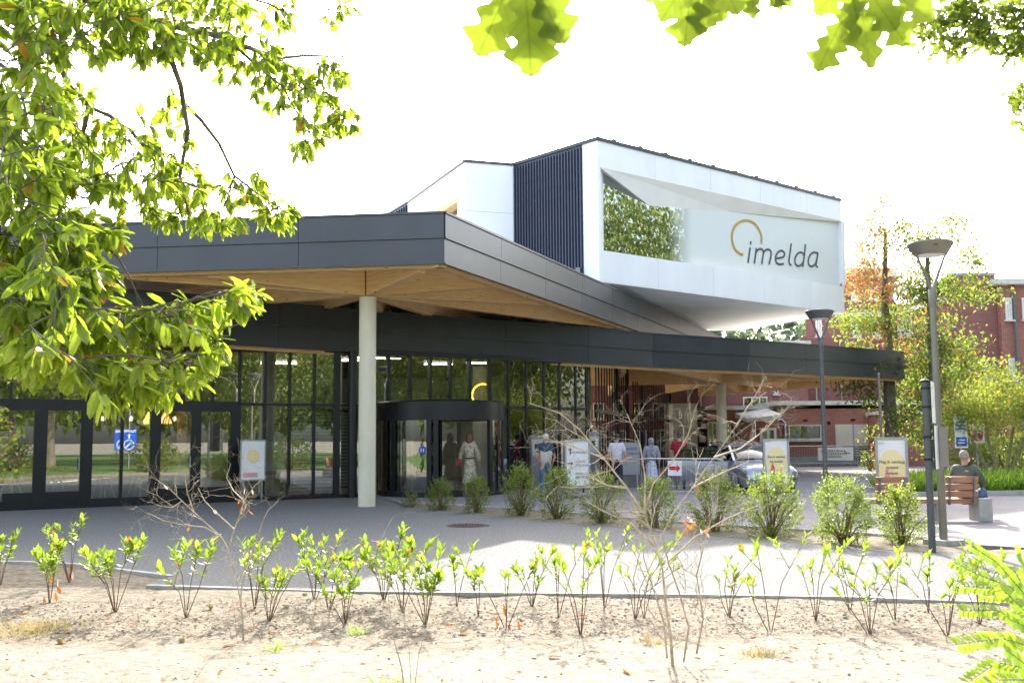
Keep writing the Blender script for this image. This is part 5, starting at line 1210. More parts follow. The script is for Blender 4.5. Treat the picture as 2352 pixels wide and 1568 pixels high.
# flat signs near the planting
for (px, y, w_, h_, zc, lab, red) in ((2206,33,.42,1.02,1.75,'white and blue parking sign on a thin post under the small tree',False),(2243,35,.5,1.15,1.95,'white no-parking sign with two red-ringed blue discs under the small tree',True)):
    p = GX(px, y); t = thing('parking_sign', lab, 'sign', tuple(p)); MB().tube([p, p+Vector((0,0,zc+h_/2))], .03, 10).build('post', 'galv', t, True)
    MB().box(p+Vector((0,-.05,zc)), (w_,.03,h_)).build('plate', 'whitepaint', t, bevel=.01)
    u, nn = Vector((1,0,0)), Vector((0,-1,0)); c = p+Vector((0,-.066,zc))
    if red:
        for dz_ in (.3,-.3): decal('ring', 'red', c+Vector((0,0,dz_)), u, nn, disc(.2), t); decal('disc', 'blue', c+Vector((0,0,dz_)), u, nn, disc(.15), t, .008); decal('stripe', 'red', c+Vector((0,0,dz_)), u, nn, [(-.13,.08),(-.08,.13),(.13,-.08),(.08,-.13)], t, .012)
    else:
        decal('panel', 'blue', c+Vector((0,0,-.28)), u, nn, [(-.17,-.17),(.17,-.17),(.17,.12),(-.17,.12)], t)
        for k in range(3): decal('line', 'blue', c+Vector((0,0,.1+.11*k)), u, nn, [(-.14,-.02),(.14,-.02),(.14,.02),(-.14,.02)], t)
        for k in range(2): decal('line', 'whitepaint', c+Vector((0,0,-.25-.09*k)), u, nn, [(-.12,-.02),(.12,-.02),(.12,.02),(-.12,.02)], t, .008)
solo(MB().lathe([(.08,0),(.08,.95),(.07,1.0),(.02,1.02)], (0,0,0), 16).build, 'x', None, '', '') if False else None
p = GX(2197, 26.5); mb = MB().lathe([(.09,0),(.09,.78),(.08,.82),(.02,.84)], p, 18); solo(mb, 'bollard', 'stone', 'short pale bollard behind the bench', 'bollard', p, smooth=True)
# manhole cover on the path
p = G(1075, 1206.5); t = thing('manhole_cover', 'round rusty-brown manhole cover set in the grey path', 'manhole', tuple(p)); M['rust'] = mat('rust', (.07,.04,.035), .7, .4, c2=(.13,.08,.07), scale=20)
MB().lathe([(.42,-.02),(.42,.004)], p, 32).build('rim', 'rubber', t); MB().lathe([(.39,-.02),(.39,.009)], p, 32).build('lid', 'rust', t)
mb = MB()
for i in range(-6, 7):
    for j in range(-6, 7):
        if i*i+j*j < 38: mb.box(p+Vector((i*.056, j*.056, .012)), (.036,.036,.007), .78)
mb.build('lid_pattern', 'rust', t)

# ------------------------------------------------------------------ text
def text(s, h, loc, ang, parent, m='text', name='lettering', cx='CENTER', nrm=None, sp=1.05, bold=0):
    cu = bpy.data.curves.new(name, 'FONT'); cu.body = s; cu.size = h; cu.align_x = cx; cu.align_y = 'CENTER'; cu.extrude = .002; cu.space_character = sp; cu.offset = bold
    tmp = bpy.data.objects.new('tmp', cu); col.objects.link(tmp); me = bpy.data.meshes.new_from_object(tmp.evaluated_get(bpy.context.evaluated_depsgraph_get())); bpy.data.objects.remove(tmp); bpy.data.curves.remove(cu)
    me.materials.clear(); me.materials.append(M[m]); o = bpy.data.objects.new(name, me); col.objects.link(o); o.parent = parent
    o.matrix_local = Matrix.Translation(Vector(loc)-wloc(parent)) @ Matrix.Rotation(ang, 4, 'Z') @ Matrix.Rotation(R(90), 4, 'X'); return o
def arrow(parent, c, u, nn, L, kind, m='text', th=.03, name='arrow', z=.006):
    def rot(pts): return [{'r':(x,y),'u':(-y,x),'l':(-x,-y)}[kind] for x, y in pts]
    decal(name, m, c, u, nn, rot([(-L/2,-th/2),(L/2-.02,-th/2),(L/2-.02,th/2),(-L/2,th/2)]), parent, z)
    k = L*.3; decal(name, m, c, u, nn, rot([(L/2-k,k*.9),(L/2-k-th*.9,k*.9),(L/2-th*1.2,0),(L/2-k-th*.9,-k*.9),(L/2-k,-k*.9),(L/2,0)]), parent, z+.0015)

# ------------------------------------------------------------------ poster boards and direction board
M['peach'] = mat('poster_yellow', (.84,.70,.36), .6, var=.04); M['pink'] = mat('poster_pink', (.7,.32,.34), .6, var=.04); M['greyprint'] = mat('grey_print', (.4,.4,.42), .6); M['paleblue'] = mat('pale_blue', (.4,.5,.7), .6)
def board(name, label, p, ang, w_, z0, z1, art):
    t = thing(name, label, 'sign', tuple(p)); u = Vector((math.cos(ang), math.sin(ang), 0)); nn = u.cross(Vector((0,0,1))); p = Vector(p); zc = (z0+z1)/2
    MB().box(p+Vector((0,0,zc)), (w_-.07,.03,z1-z0-.07), ang).build('poster', 'whitepaint', t)
    for s in (-1, 1): MB().box(p+u*s*(w_/2-.02)+Vector((0,0,zc)), (.05,.07,z1-z0), ang).build('frame', 'galv', t); MB().box(p+Vector((0,0,zc+s*((z1-z0)/2-.02))), (w_-.09,.065,.05), ang).build('frame', 'galv', t)
    for s in (-.22, .22): MB().box(p+u*s*w_+Vector((0,0,z0/2)), (.05,.05,z0-.1), ang).build('spring', 'black', t)
    MB().box(p+Vector((0,0,.07)), (w_*.95,.5,.12), ang).build('base', 'metalgrey', t, bevel=.035)
    for s in (-1, 1): MB().tube([p+u*(s*w_*.4)-nn*.22+Vector((0,0,.06)), p+u*(s*w_*.46)-nn*.22+Vector((0,0,.06))], .06, 12).build('wheel', 'rubber', t)
    art(t, p, u, nn, ang, zc); return t
def art_yellow(lines, fig):
    def f(t, p, u, nn, ang, zc):
        c = p+nn*.017+Vector((0,0,zc)); el = lambda a, b2: [(a*math.cos(2*math.pi*i/28), b2*math.sin(2*math.pi*i/28)) for i in range(28)]
        decal('yellow_oval', 'peach', c+Vector((0,0,.04)), u, nn, el(.25,.36), t)
        text('imelda', .05, c+nn*.006-u*.2+Vector((0,0,.53)), ang, t, 'greyprint')
        for k, s in enumerate(lines): text(s, .075, c+nn*.012+Vector((0,0,.16-.11*k)), ang, t)
        decal('figure_body', fig, c-u*.1, u, nn, [(-.035,-.3),(.035,-.3),(.05,-.12),(.02,-.04),(-.02,-.04),(-.05,-.12)], t, .012)
        decal('figure_head', 'pink', c-u*.1+Vector((0,0,-.01)), u, nn, disc(.03, 12), t, .012)
        decal('figure_body', 'paleblue', c-u*.27+Vector((0,0,-.06)), u, nn, [(-.02,-.3),(.02,-.3),(.035,-.1),(0,.02),(-.035,-.1)], t, .008)
        decal('pink_band', 'pink', c+u*.1+Vector((0,0,-.5)), u, nn, [(-.2,-.06),(.22,-.06),(.22,.06),(-.2,.06)], t, .008)
    return f
board('poster_board', 'upright poster board with a yellow oval and small figures, in front of the silver car', GX(1781, 24.8), R(6), .64, .42, 1.60, art_yellow(['Zin in werken', 'bij imelda?'], 'red'))
board('poster_board', 'narrow upright poster board with a pale yellow oval, right of the far street lamp', GX(2046, 20.4), R(-16), .60, .34, 1.62, art_yellow(['Mag ik vandaag', 'iemand', 'helpen'], 'pink'))
def art_dir(t, p, u, nn, ang, zc):
    c = p+nn*.017+Vector((0,0,zc)); text('imelda', .05, c-u*.2+Vector((0,0,.58))+nn*.004, ang, t, 'greyprint')
    arrow(t, c-u*.2+Vector((0,0,.34)), u, nn, .2, 'u'); text('HOOFDINGANG', .075, c+u*.09+nn*.004+Vector((0,0,.30)), ang, t)
    arrow(t, c-u*.2, u, nn, .17, 'r'); text('COVID', .085, c-u*.05+nn*.004+Vector((0,0,.05)), ang, t, cx='LEFT'); text('SCREENING', .085, c-u*.05+nn*.004+Vector((0,0,-.05)), ang, t, cx='LEFT')
    text('INGANG', .08, c-u*.05+nn*.004+Vector((0,0,-.28)), ang, t, cx='LEFT'); text('DIENSTEN', .08, c-u*.05+nn*.004+Vector((0,0,-.38)), ang, t, cx='LEFT')
    for k in range(4): decal('dot', 'peach', c+u*(.1+.05*k)+Vector((0,0,-.55+.03*(k % 2))), u, nn, disc(.018, 10), t)
board('direction_board', 'white direction board with black arrows reading COVID SCREENING', GX(1325.5, 28.8), 0, .70, .30, 1.60, art_dir)
# pay machines against the glass
def machine(label, px, y, w_, h_, ang, head=False, txt=None):
    p = GX(px, y); t = thing('ticket_machine', label, 'ticket machine', tuple(p)); u = Vector((math.cos(ang), math.sin(ang), 0)); nn = u.cross(Vector((0,0,1)))
    MB().box(p+Vector((0,0,h_/2)), (w_,.35,h_), ang).build('cabinet', 'metalgrey', t, bevel=.012)
    MB().box(p+nn*.18+Vector((0,0,h_*.78)), (w_*.8,.03,h_*.28), ang).build('front_panel', 'galv', t)
    MB().box(p+nn*.2+Vector((-.02,0,h_*.8)), (w_*.36,.02,.16), ang).build('display', 'blue' if False else 'black', t)
    for k in range(3): MB().box(p+nn*.2+u*(w_*.22)+Vector((0,0,h_*.86-.09*k)), (.08,.02,.05), ang).build('button', 'whitepaint', t)
    if txt: 
        for k, s in enumerate(txt): text(s, .13, p+nn*.182+Vector((0,0,h_-.3-.17*k)), ang, t)
    return t
machine('grey ticket machine at which the man in the vest stands', 1232, 31.6, .42, 1.75, R(10))
machine('tall dark grey ticket machine behind the direction board', 1362, 33.6, .36, 1.85, R(5))
t = machine('wide grey parking pay station lettered PARKEER AUTOMATEN', 1444, 34.5, .68, 1.5, 0, txt=None)
p = wloc(t)
M['paygrey'] = mat('pay_grey', (.34,.35,.35), .5, var=.05)
MB().box(p+Vector((0,-.2,.95)), (.66,.04,1.05)).build('front_plate', 'paygrey', t)
text('PARKEER', .12, p+Vector((0,-.225,1.28)), 0, t); text('AUTOMATEN', .12, p+Vector((0,-.225,1.12)), 0, t)
# crowd barriers
def barrier(label, pa, pb, zt=1.08, n_=18):
    t = thing('crowd_barrier', label, 'barrier', tuple((pa+pb)/2)); u = (pb-pa).normalized(); V = lambda z: Vector((0,0,z)); r = .06
    MB().tube([pa+V(.18), pa+V(zt-.12), pa+u*.04+V(zt-.03), pa+u*.14+V(zt), pb-u*.14+V(zt), pb-u*.04+V(zt-.03), pb+V(zt-.12), pb+V(.18)], .019, 8).build('frame', 'galv', t, True)
    MB().tube([pa+V(.2), pb+V(.2)], .016, 8).build('bottom_rail', 'galv', t, True)
    nn = u.cross(V(1))
    for i in range(n_):
        q_ = pa.lerp(pb, (i+1)/(n_+1)); MB().tube([q_+V(.2), q_+V(zt)], .0065, 5).build('bar', 'galv', t)
    for q_ in (pa.lerp(pb,.12), pb.lerp(pa,.12)): MB().tube([q_-nn*.26, q_-nn*.12+V(.16), q_+V(.2), q_+nn*.12+V(.16), q_+nn*.26], .014, 6).build('foot', 'galv', t)
    return t, u, nn
pa, pb = GX(1462, 28.2), GX(1660, 27.2); t, u, nn = barrier('steel crowd barrier with a white sheet and red arrow, behind the large bare sapling', pa, pb)
c = GX(1549, 27.7)+nn*.03+Vector((0,0,.83)); decal('sheet', 'whitepaint', c, u, nn, [(-.19,-.2),(.19,-.2),(.19,.2),(-.19,.2)], t)
decal('red_arrow', 'red', c+u*.0, u, nn, [(-.15,-.05),(.06,-.05),(.06,-.11),(.16,0),(.06,.11),(.06,.05),(-.15,.05)], t, .012)
MB().tube([GX(1643,27.3), GX(1643,27.3)+Vector((0,0,1.0))], .055, 14).build('post', 'galv', t, True)
ya = 55.5
pa, pb = GX(1812, ya), GX(1968, ya); t, u, nn = barrier('far steel crowd barrier with a white banner, in front of the brick annex', pa, pb, 1.12, 26)
bw0, bw1 = GX(1877, ya), GX(1958, ya); c = (bw0+bw1)/2+nn*.04+Vector((0,0,.70)); hw = (bw1-bw0).length/2
decal('banner', 'whitepaint', c, u, nn, [(-hw,-.34),(hw,-.36),(hw,.36),(-hw,.33)], t)
an = math.atan2(u.y, u.x)
for k, s in enumerate(('PREOPERATIEVE &', 'DAGZIEKENHUIS', 'SCREENING')): text(s, .155, c+nn*.012-u*.12+Vector((0,0,.14-.15*k)), an, t, bold=.002)
arrow(t, c+u*(hw*.66)+Vector((0,0,.03)), u, nn, .3, 'l', th=.04, z=.008)
for k in range(3): decal('dot', 'peach', c+u*(hw*.5+.13*k)+Vector((0,0,-.24+.04*(k % 2))), u, nn, disc(.03, 10), t, .008)
# red and yellow hydrant beside the annex door
p = GX(2043, 52); p = GX(2045, 50); p = GX(2010, 50); t = thing('hydrant_figure', 'small red and yellow hydrant-like post with two raised arms by the annex', 'hydrant', tuple(p)); M['yellowp'] = mat('yellow_paint', (.7,.45,.02), .5)
MB().tube([p+Vector((-.12,0,0)), p+Vector((-.1,0,.5)), p+Vector((0,0,.62)), p+Vector((.02,0,.95))], [.09,.08,.11,.09], 10).build('body', 'red', t, True)
MB().tube([p+Vector((.2,0,0)), p+Vector((.1,0,.5)), p+Vector((.0,0,.7))], [.08,.07,.06], 10).build('leg', 'red', t, True)
MB().tube([p+Vector((-.1,-.06,.2)), p+Vector((-.06,-.1,.45)), p+Vector((.12,-.07,.6))], [.06,.08,.05], 8).build('band', 'yellowp', t, True)
MB().ball(p+Vector((.03,0,1.05)), .1, 10, 6).build('head', 'lampdark', t, True)
for s in (-1, 1): MB().tube([p+Vector((.02*s,0,.8)), p+Vector((.2*s,0,.85)), p+Vector((.22*s,0,1.1))], .04, 8).build('arm', 'red', t, True)
bush('hydrant_shrub', 'small grey-green shrub left of the red and yellow hydrant', 'shrub', tuple(GX(1995, 49)), .42, .95, 'shrub', 700, .05, per=8)
# blue cycle sign and poster stands, mirrored in the doors
p = Vector((15.95, -.6, 0)); t = thing('tunnel_sign', 'blue park sign with white arrow and ring on a grey post, mirrored in the doors', 'sign', tuple(p)); MB().tube([p, p+Vector((0,0,3.6))], .06, 10).build('post', 'galv', t, True)
an = math.atan2(-.68, -.73); u = Vector((math.cos(an), math.sin(an), 0)); nn = u.cross(Vector((0,0,1)))
c = p+nn*.08+Vector((0,0,1.75)); MB().box(c, (.84,.03,1.25), an).build('plate', 'blue', t); text('TUNNEL', .2, c+nn*.03+Vector((0,0,.5)), an, t, 'whitepaint', bold=.006)
decal('ring', 'whitepaint', c+Vector((0,0,-.3)), u, nn, disc(.3), t, .02); decal('disc', 'blue', c+Vector((0,0,-.3)), u, nn, disc(.25), t, .025); decal('bar', 'whitepaint', c+Vector((0,0,-.3)), u, nn, [(-.18,.12),(-.12,.18),(.18,-.12),(.12,-.18)], t, .03)
decal('arrow', 'whitepaint', c+Vector((0,0,.2)), u, nn, [(-.03,-.15),(.03,-.15),(.03,.03),(.1,.03),(0,.17),(-.1,.03),(-.03,.03)], t, .02)
# posters inside the glass
for (px, w_, m_, lab) in ((640,.62,'x','white framed poster with a yellow disc standing behind the glass'),(568,.62,'y','white framed poster with a purple foot band standing outside the left doors')):
    q_, uu2 = facpt(px); nn = uu2.to_3d().cross(Vector((0,0,1))); p = q_ + (nn*-.5 if m_ == 'x' else nn*.55); an = math.atan2(uu2.y, uu2.x)
    t = thing('framed_poster', lab, 'poster', (p.x, p.y, 0)); p = Vector((p.x, p.y, 0)); u = uu2.to_3d()
    MB().box(p+Vector((0,0,1.12)), (.70,.04,1.1), an).build('frame', 'galv', t); MB().box(p+nn*.025+Vector((0,0,1.12)), (.62,.01,1.02), an).build('poster', 'whitepaint', t)
    c = p+nn*.03+Vector((0,0,1.15)); decal('yellow_disc', 'peach', c+Vector((0,0,.08)), u, nn, disc(.19), t); decal('band', 'pink', c-u*.08+Vector((0,0,-.42)), u, nn, [(-.2,-.06),(.2,-.06),(.2,.06),(-.2,.06)], t)
    for s in (-.25, .25): MB().box(p+u*s+Vector((0,0,.29)), (.04,.04,.56), an).build('leg', 'galv', t)
    MB().box(p+Vector((0,0,.03)), (.7,.4,.05), an).build('base', 'metalgrey', t)
# cafe inside the left part
def pendant(px, dy, z, kind, lab):
    q_, _ = facpt(px); d = Vector((q_.x, q_.y, 0)).normalized(); p = q_+d*dy; t = thing('pendant_lamp', lab, 'lamp', (p.x, p.y, z)); c = Vector((p.x, p.y, z))
    MB().tube([c+Vector((0,0,.3)), Vector((p.x, p.y, 4.34))], .008, 5).build('cord', 'black', t)
    if kind == 'cone': MB().lathe([(.2,0),(.05,.3),(.02,.34)], c, 16).build('shade', 'orangeglow', t, True)
    else:
        for i in range(18):
            a = 2*math.pi*i/18; MB().tube([c+Vector((r_*math.cos(a), r_*math.sin(a), zz)) for r_, zz in ((.2,0),(.32,.15),(.28,.3),(.14,.42),(.05,.47))], .012, 4).build('rib', 'glulam', t)
        MB().ball(c+Vector((0,0,.28)), .07, 10, 6).build('bulb', 'lampglow', t, True)
for px, dy, z, k, lab in ((235,1.8,2.0,'cage','slatted round wooden pendant lamp, first from the left behind the glass'),(300,1.8,2.0,'cage','slatted round wooden pendant lamp between two door mullions'),(400,1.7,2.0,'cage','slatted round wooden pendant lamp behind the second pair of doors'),(341,2.6,2.15,'cone','glowing orange cone lamp between the round slatted lamps'),(379,2.4,2.15,'cone','glowing orange cone lamp just left of the rightmost slatted lamp')): pendant(px, dy, z, k, lab)
for i, (px, dy) in enumerate(((30,1.3),(130,1.5),(240,1.6),(320,1.6),(405,1.5))):
    q_, uu2 = facpt(px); d = Vector((q_.x, q_.y, 0)).normalized(); p = q_+d*dy; t = thing('cafe_table', 'white-legged cafe table standing behind the doors, '+['leftmost','second from the left','below the round lamp','middle of the glass wall','beside the second doors'][i], 'table', (p.x, p.y, 0), 'cafe tables behind the glass'); p = Vector((p.x, p.y, 0))
    MB().lathe([(.42,.72),(.42,.75)], p, 20).build('table_top', 'stone', t)
    for a in range(4): aa = a*1.57+.6; MB().tube([p+Vector((.34*math.cos(aa), .34*math.sin(aa), 0)), p+Vector((.12*math.cos(aa), .12*math.sin(aa), .72))], .022, 6).build('leg', 'whitepaint', t)

# ------------------------------------------------------------------ bench
bx, by = 9.15, 20.0; p = Vector((8.2, 20.2, 0)); t = thing('park_bench', 'long wooden bench with brown backrests and concrete end block on the plaza', 'bench', tuple(p)); an = R(-3); u = Vector((math.cos(an), math.sin(an), 0)); nn = Vector((-math.sin(an), math.cos(an), 0))
e1 = Vector((D(2262,1140,19.9).x, 19.95, 0)); L = 2.3; e0 = e1-u*L
MB().box(e1+nn*.18+Vector((0,0,.22)), (.26,.52,.44), an).build('end_block', 'kerb', t, bevel=.01)
MB().box(e0+nn*.18+Vector((0,0,.22)), (.26,.52,.44), an).build('end_block', 'kerb', t, bevel=.01)
for k in range(4): MB().box(e1-u*(L/2)+nn*(.0+.13*k)+Vector((0,0,.39)), (L-.28,.115,.09), an).build('seat_slat', 'woodseat', t)
MB().box(e1-u*.82+nn*.25+Vector((0,0,.17)), (.07,.3,.34), an).build('leg', 'galv', t)
def backrest(c):
    for s in (-.23, .23): MB().bar(c+u*s-nn*.10+Vector((0,0,.33)), c+u*s-nn*.19+Vector((0,0,.86)), .07, .03, up=tuple(u)).build('back_post', 'metalgrey', t)
    for k in range(3): MB().box(c-nn*(.115+.022*k)+Vector((0,0,.53+.14*k)), (.62,.035,.115), an, R(10)).build('back_slat', 'woodseat', t)
backrest(e1-u*.46); backrest(e0+u*.52)

# ------------------------------------------------------------------ people
def skin_mesh(joints, bones, name, sub=1):
    """joints: name -> (xyz, radius); one continuous skin over the bones"""
    ks = list(joints); me = bpy.data.meshes.new(name+'_tmp'); me.from_pydata([joints[k][0] for k in ks], [(ks.index(a), ks.index(b2)) for a, b2 in bones], [])
    o = bpy.data.objects.new('tmp', me); col.objects.link(o); md = o.modifiers.new('s', 'SKIN'); md.use_smooth_shade = True
    for i, k in enumerate(ks):
        r = joints[k][1]; r = (r, r) if not hasattr(r, '__len__') else r; me.skin_vertices[0].data[i].radius = r
    me.skin_vertices[0].data[0].use_root = True
    sb = o.modifiers.new('d', 'SUBSURF'); sb.levels = sub; sb.render_levels = sub
    dg = bpy.context.evaluated_depsgraph_get(); ev = o.evaluated_get(dg); out = bpy.data.meshes.new_from_object(ev); out.name = name
    bpy.data.objects.remove(o); bpy.data.meshes.remove(me); return out
def person(label, loc, h, face, pose='stand', top='whitepaint', bottom='navy', hair='hair_grey', skirt=None, sleeves='short', carry=None, scarf=None, build=1.0, arms=None, vest=None, mask=False, legsp=None):
    """built facing +Y in its own space, then turned; face = heading in degrees from +Y towards +X"""
    t = thing('person', label, 'person', (0,0,0)); s = h/1.75
    V = lambda x, y, z: (x*s, y*s, z*s); w_ = build
    if pose == 'sit': hip, kz = .50, .50
    else: hip = .92
    z0 = hip
    J = {'pelvis': (V(0,0,z0), (.15*s*w_,.11*s)), 'waist': (V(0,.0,z0+.16), (.135*s*w_,.1*s)), 'chest': (V(0,.01 if pose != 'sit' else .02,z0+.385), (.165*s*w_,.115*s)), 'neckb': (V(0,-.0,z0+.57), (.08*s,.07*s)),
         'neck': (V(0,.01,z0+.62), .056*s), 'head0': (V(0,.02,z0+.68), (.072*s,.082*s)), 'head1': (V(0,.02,z0+.76), (.076*s,.092*s)), 'head2': (V(0,.01,z0+.82), (.05*s,.06*s))}
    Bn = [('pelvis','waist'),('waist','chest'),('chest','neckb'),('neckb','neck'),('neck','head0'),('head0','head1'),('head1','head2')]
    ar = arms or {'l': ((-.27,.0,z0+.22),(-.28,.1,z0-.02)), 'r': ((.27,.0,z0+.22),(.28,.1,z0-.02))}
    for sd, sg in (('l',-1),('r',1)):
        el, wr = ar[sd]; J['sh'+sd] = (V(sg*.175*w_,0,z0+.53), .062*s); J['el'+sd] = (V(*el), .043*s); J['wr'+sd] = (V(*wr), .028*s)
        d = (Vector(wr)-Vector(el)).normalized(); pm = Vector(wr)+d*.07; J['pa'+sd] = (V(*pm), (.035*s,.018*s))
        Bn += [('chest','sh'+sd),('sh'+sd,'el'+sd),('el'+sd,'wr'+sd),('wr'+sd,'pa'+sd)]
        sdv = Vector((0,1,0)) if abs(d.y) < .7 else Vector((1,0,0))
        for k in range(4):
            f1 = pm+sdv*(-.027+.018*k)+d*.045; f2 = f1+d*(.03+.008*(1-abs(k-1.5)))+Vector((-sg*.012,0,0)); J[f'f{sd}{k}a'] = (V(*f1), .009*s); J[f'f{sd}{k}b'] = (V(*f2), .007*s); Bn += [('pa'+sd, f'f{sd}{k}a'), (f'f{sd}{k}a', f'f{sd}{k}b')]
        th = pm+sdv*.045-d*.01; J['t'+sd] = (V(*th), .0095*s); Bn += [('pa'+sd,'t'+sd)]
        if pose == 'sit':
            kn, an_, ft = ((sg*.11,.46,.52),(sg*.1+.0,.50,.09),(sg*.1,.64,.04))
            if sd == 'r' : kn, an_, ft = ((.12,.46,.60),(.02,.80,.30),(.04,.94,.33))
        else:
            lp = (legsp or {}).get(sd, (0,0)); kn, an_, ft = ((sg*.10+lp[0]*.5,.03+lp[1]*.5,.50),(sg*.11+lp[0],-.02+lp[1],.085),(sg*.125+lp[0],.12+lp[1],.035))
        J['hp'+sd] = (V(sg*.09,0,z0-.05), (.095*s,.1*s)); J['kn'+sd] = (V(*kn), .062*s); J['an'+sd] = (V(*an_), .042*s); J['ft'+sd] = (V(*ft), (.045*s,.03*s))
        Bn += [('pelvis','hp'+sd),('hp'+sd,'kn'+sd),('kn'+sd,'an'+sd),('an'+sd,'ft'+sd)]
    link('body', skin_mesh(J, Bn, 'body'), 'skin', t, True)
    def shell(names, bones, grow, nm, m, over=None):
        JJ = {}
        for k in names:
            pos, r = J[k]; r = (r, r) if not hasattr(r, '__len__') else r; JJ[k] = (pos, (r[0]+grow*s, r[1]+grow*s))
        if over: JJ.update(over)
        return link(nm, skin_mesh(JJ, bones, nm), m, t, True)
    lerp = lambda a, b2, f: tuple(Vector(a).lerp(Vector(b2), f))
    cu = {'short': .62, 'long': 1.0}[sleeves]; names = ['chest','waist','pelvis','shl','shr']; bn = [('chest','waist'),('waist','pelvis'),('chest','shl'),('chest','shr')]; ov = {}
    for sd in 'lr':
        if sleeves == 'long': names += ['el'+sd]; ov['wc'+sd] = (lerp(J['el'+sd][0], J['wr'+sd][0], .93), .045*s); bn += [('sh'+sd,'el'+sd),('el'+sd,'wc'+sd)]
        else: ov['sc'+sd] = (lerp(J['sh'+sd][0], J['el'+sd][0], .75), .066*s); bn += [('sh'+sd,'sc'+sd)]
    ov['neckc'] = (lerp(J['neckb'][0], J['neck'][0], .45), (.085*s,.075*s)); bn += [('chest','neckc')]
    ov['pelvis'] = (V(0,0,z0-.04), (.165*s*w_,.13*s)); shell(names, bn, .034, 'jacket' if sleeves == 'long' else 'shirt', top, ov)
    if vest: shell(['chest','waist','pelvis'], [('chest','waist'),('waist','pelvis'),('chest','vn'),('chest','va'),('chest','vb')], .06, 'vest', vest, {'va': (lerp(J['chest'][0], J['shl'][0], .78), .098*s), 'vb': (lerp(J['chest'][0], J['shr'][0], .78), .098*s), 'vn': (V(0,0,z0+.52), (.11*s,.09*s)), 'pelvis': (V(0,0,z0-.03), (.18*s*w_,.145*s)), 'chest': (V(0,.01,z0+.38), (.205*s*w_,.14*s))})
    if skirt:
        hh_ = skirt[1]; mb = MB(); prof = [(.19,hh_),(.18,hh_+.03)]; n_ = 28; zz = [hh_, (hh_+z0)*.5, z0-.02, z0+.12]; rr = [.25,.2,.165,.13]; ring = []
        for z_, r_ in zip(zz, rr):
            ring.append([V(r_*(1+.09*math.sin(i*7)*(1 if z_ < z0-.1 else .1))*math.cos(2*math.pi*i/n_), r_*.85*(1+.09*math.sin(i*7)*(1 if z_ < z0-.1 else .1))*math.sin(2*math.pi*i/n_), z_) for i in range(n_)])
        mb.v = [Vector(v) for r_ in ring for v in r_]; mb.f = [[k*n_+i, k*n_+(i+1)%n_, (k+1)*n_+(i+1)%n_, (k+1)*n_+i] for k in range(3) for i in range(n_)]
        mb.build('skirt', skirt[0], t, True)
        MB().lathe([(.142*s,(z0+.11)*s),(.142*s,(z0+.15)*s)], (0,0,0), 24, 1, .84).build('belt', 'black', t, True)
    else:
        ov = {'pelvis': (V(0,0,z0-.02), (.155*s*w_,.12*s))}; shell(['hpl','hpr','knl','knr','anl','anr'], [('pelvis','hpl'),('pelvis','hpr'),('hpl','knl'),('hpr','knr'),('knl','anl'),('knr','anr')], .022, 'trousers', bottom, ov)
    for sd in 'lr':
        a, f = Vector(J['an'+sd][0]), Vector(J['ft'+sd][0]); link('shoe', skin_mesh({'h': (tuple(a+(a-f)*.15+Vector((0,0,-.03*s))), (.045*s,.045*s)), 'm': (tuple(a.lerp(f,.6)+Vector((0,0,-.02*s))), (.05*s,.04*s)), 't': (tuple(f+(f-a)*.25), (.045*s,.028*s))}, [('h','m'),('m','t')], 'shoe'), 'rubber' if not skirt else 'skin_shoe', t, True)
    hc = Vector(V(0,.0,z0+.775))
    if scarf:
        MB().ball(hc+Vector((0,-.005,-.02))*s, .118*s, 16, 10, (.9,1.02,1.15)).build('headscarf', scarf, t, True); MB().lathe([(.15*s,(z0+.44)*s),(.13*s,(z0+.52)*s),(.085*s,(z0+.62)*s),(.07*s,(z0+.68)*s)], (0,0,0), 18).build('scarf_drape', scarf, t, True)
    else:
        mb = MB().ball(hc+Vector((0,-.016*s,.012*s)), .1*s, 16, 10, (.86,1.0,.98)); 
        mb.v = [v if not (v.y > .035*s and v.z < hc.z+.03*s) else Vector((v.x*.6, v.y*.35, v.z+.02*s)) for v in mb.v]; mb.build('hair', hair, t, True)
        if hair == 'hair_blond': MB().lathe([(.05*s,(z0+.50)*s),(.085*s,(z0+.58)*s),(.1*s,(z0+.70)*s),(.088*s,(z0+.80)*s)], Vector((0,-.04*s,0)), 16, 1, .7).build('long_hair', hair, t, True)
    # face
    for sg in (-1, 1): MB().ball(Vector(V(sg*.03,.105,z0+.755)), .009*s, 6, 4).build('eye', 'black', t); MB().ball(Vector(V(sg*.084,.015,z0+.74)), .022*s, 8, 5, (.4,.7,1.1)).build('ear', 'skin', t, True)
    MB().add([V(-.014,.105,z0+.715),V(.014,.105,z0+.715),V(0,.135,z0+.722),V(0,.108,z0+.76)], [(0,1,2),(0,2,3),(1,3,2)]).build('nose', 'skin', t, True)
    if mask: MB().ball(Vector(V(0,.07,z0+.70)), .068*s, 12, 8, (1,.9,.85)).build('face_mask', 'whitepaint', t, True)
    else: MB().box(V(0,.108,z0+.69), (.04*s,.01*s,.008*s)).build('mouth', 'red', t)
    if carry == 'bag': MB().box(V(-.30,.02,z0+.02), (.07*s,.24*s,.2*s), 0, 0, .15).build('handbag', 'redbag', t, bevel=.015); MB().tube([V(-.30,-.08,z0+.12), V(-.25,-.02,z0+.24), V(-.30,.1,z0+.12)], .008*s, 5).build('bag_strap', 'redbag', t)
    if carry == 'strap': MB().tube([V(-.17,.05,z0+.50), V(0,-.165,z0+.3), V(.19,-.08,z0+.05), V(.22,.05,z0-.02)], .011*s, 5).build('bag_strap', 'black', t); MB().box(V(.23,.05,z0-.08), (.06,.2,.16)).build('shoulder_bag', 'black', t, bevel=.01)
    t.location = loc; t.rotation_euler = (0, 0, -R(face)); return t
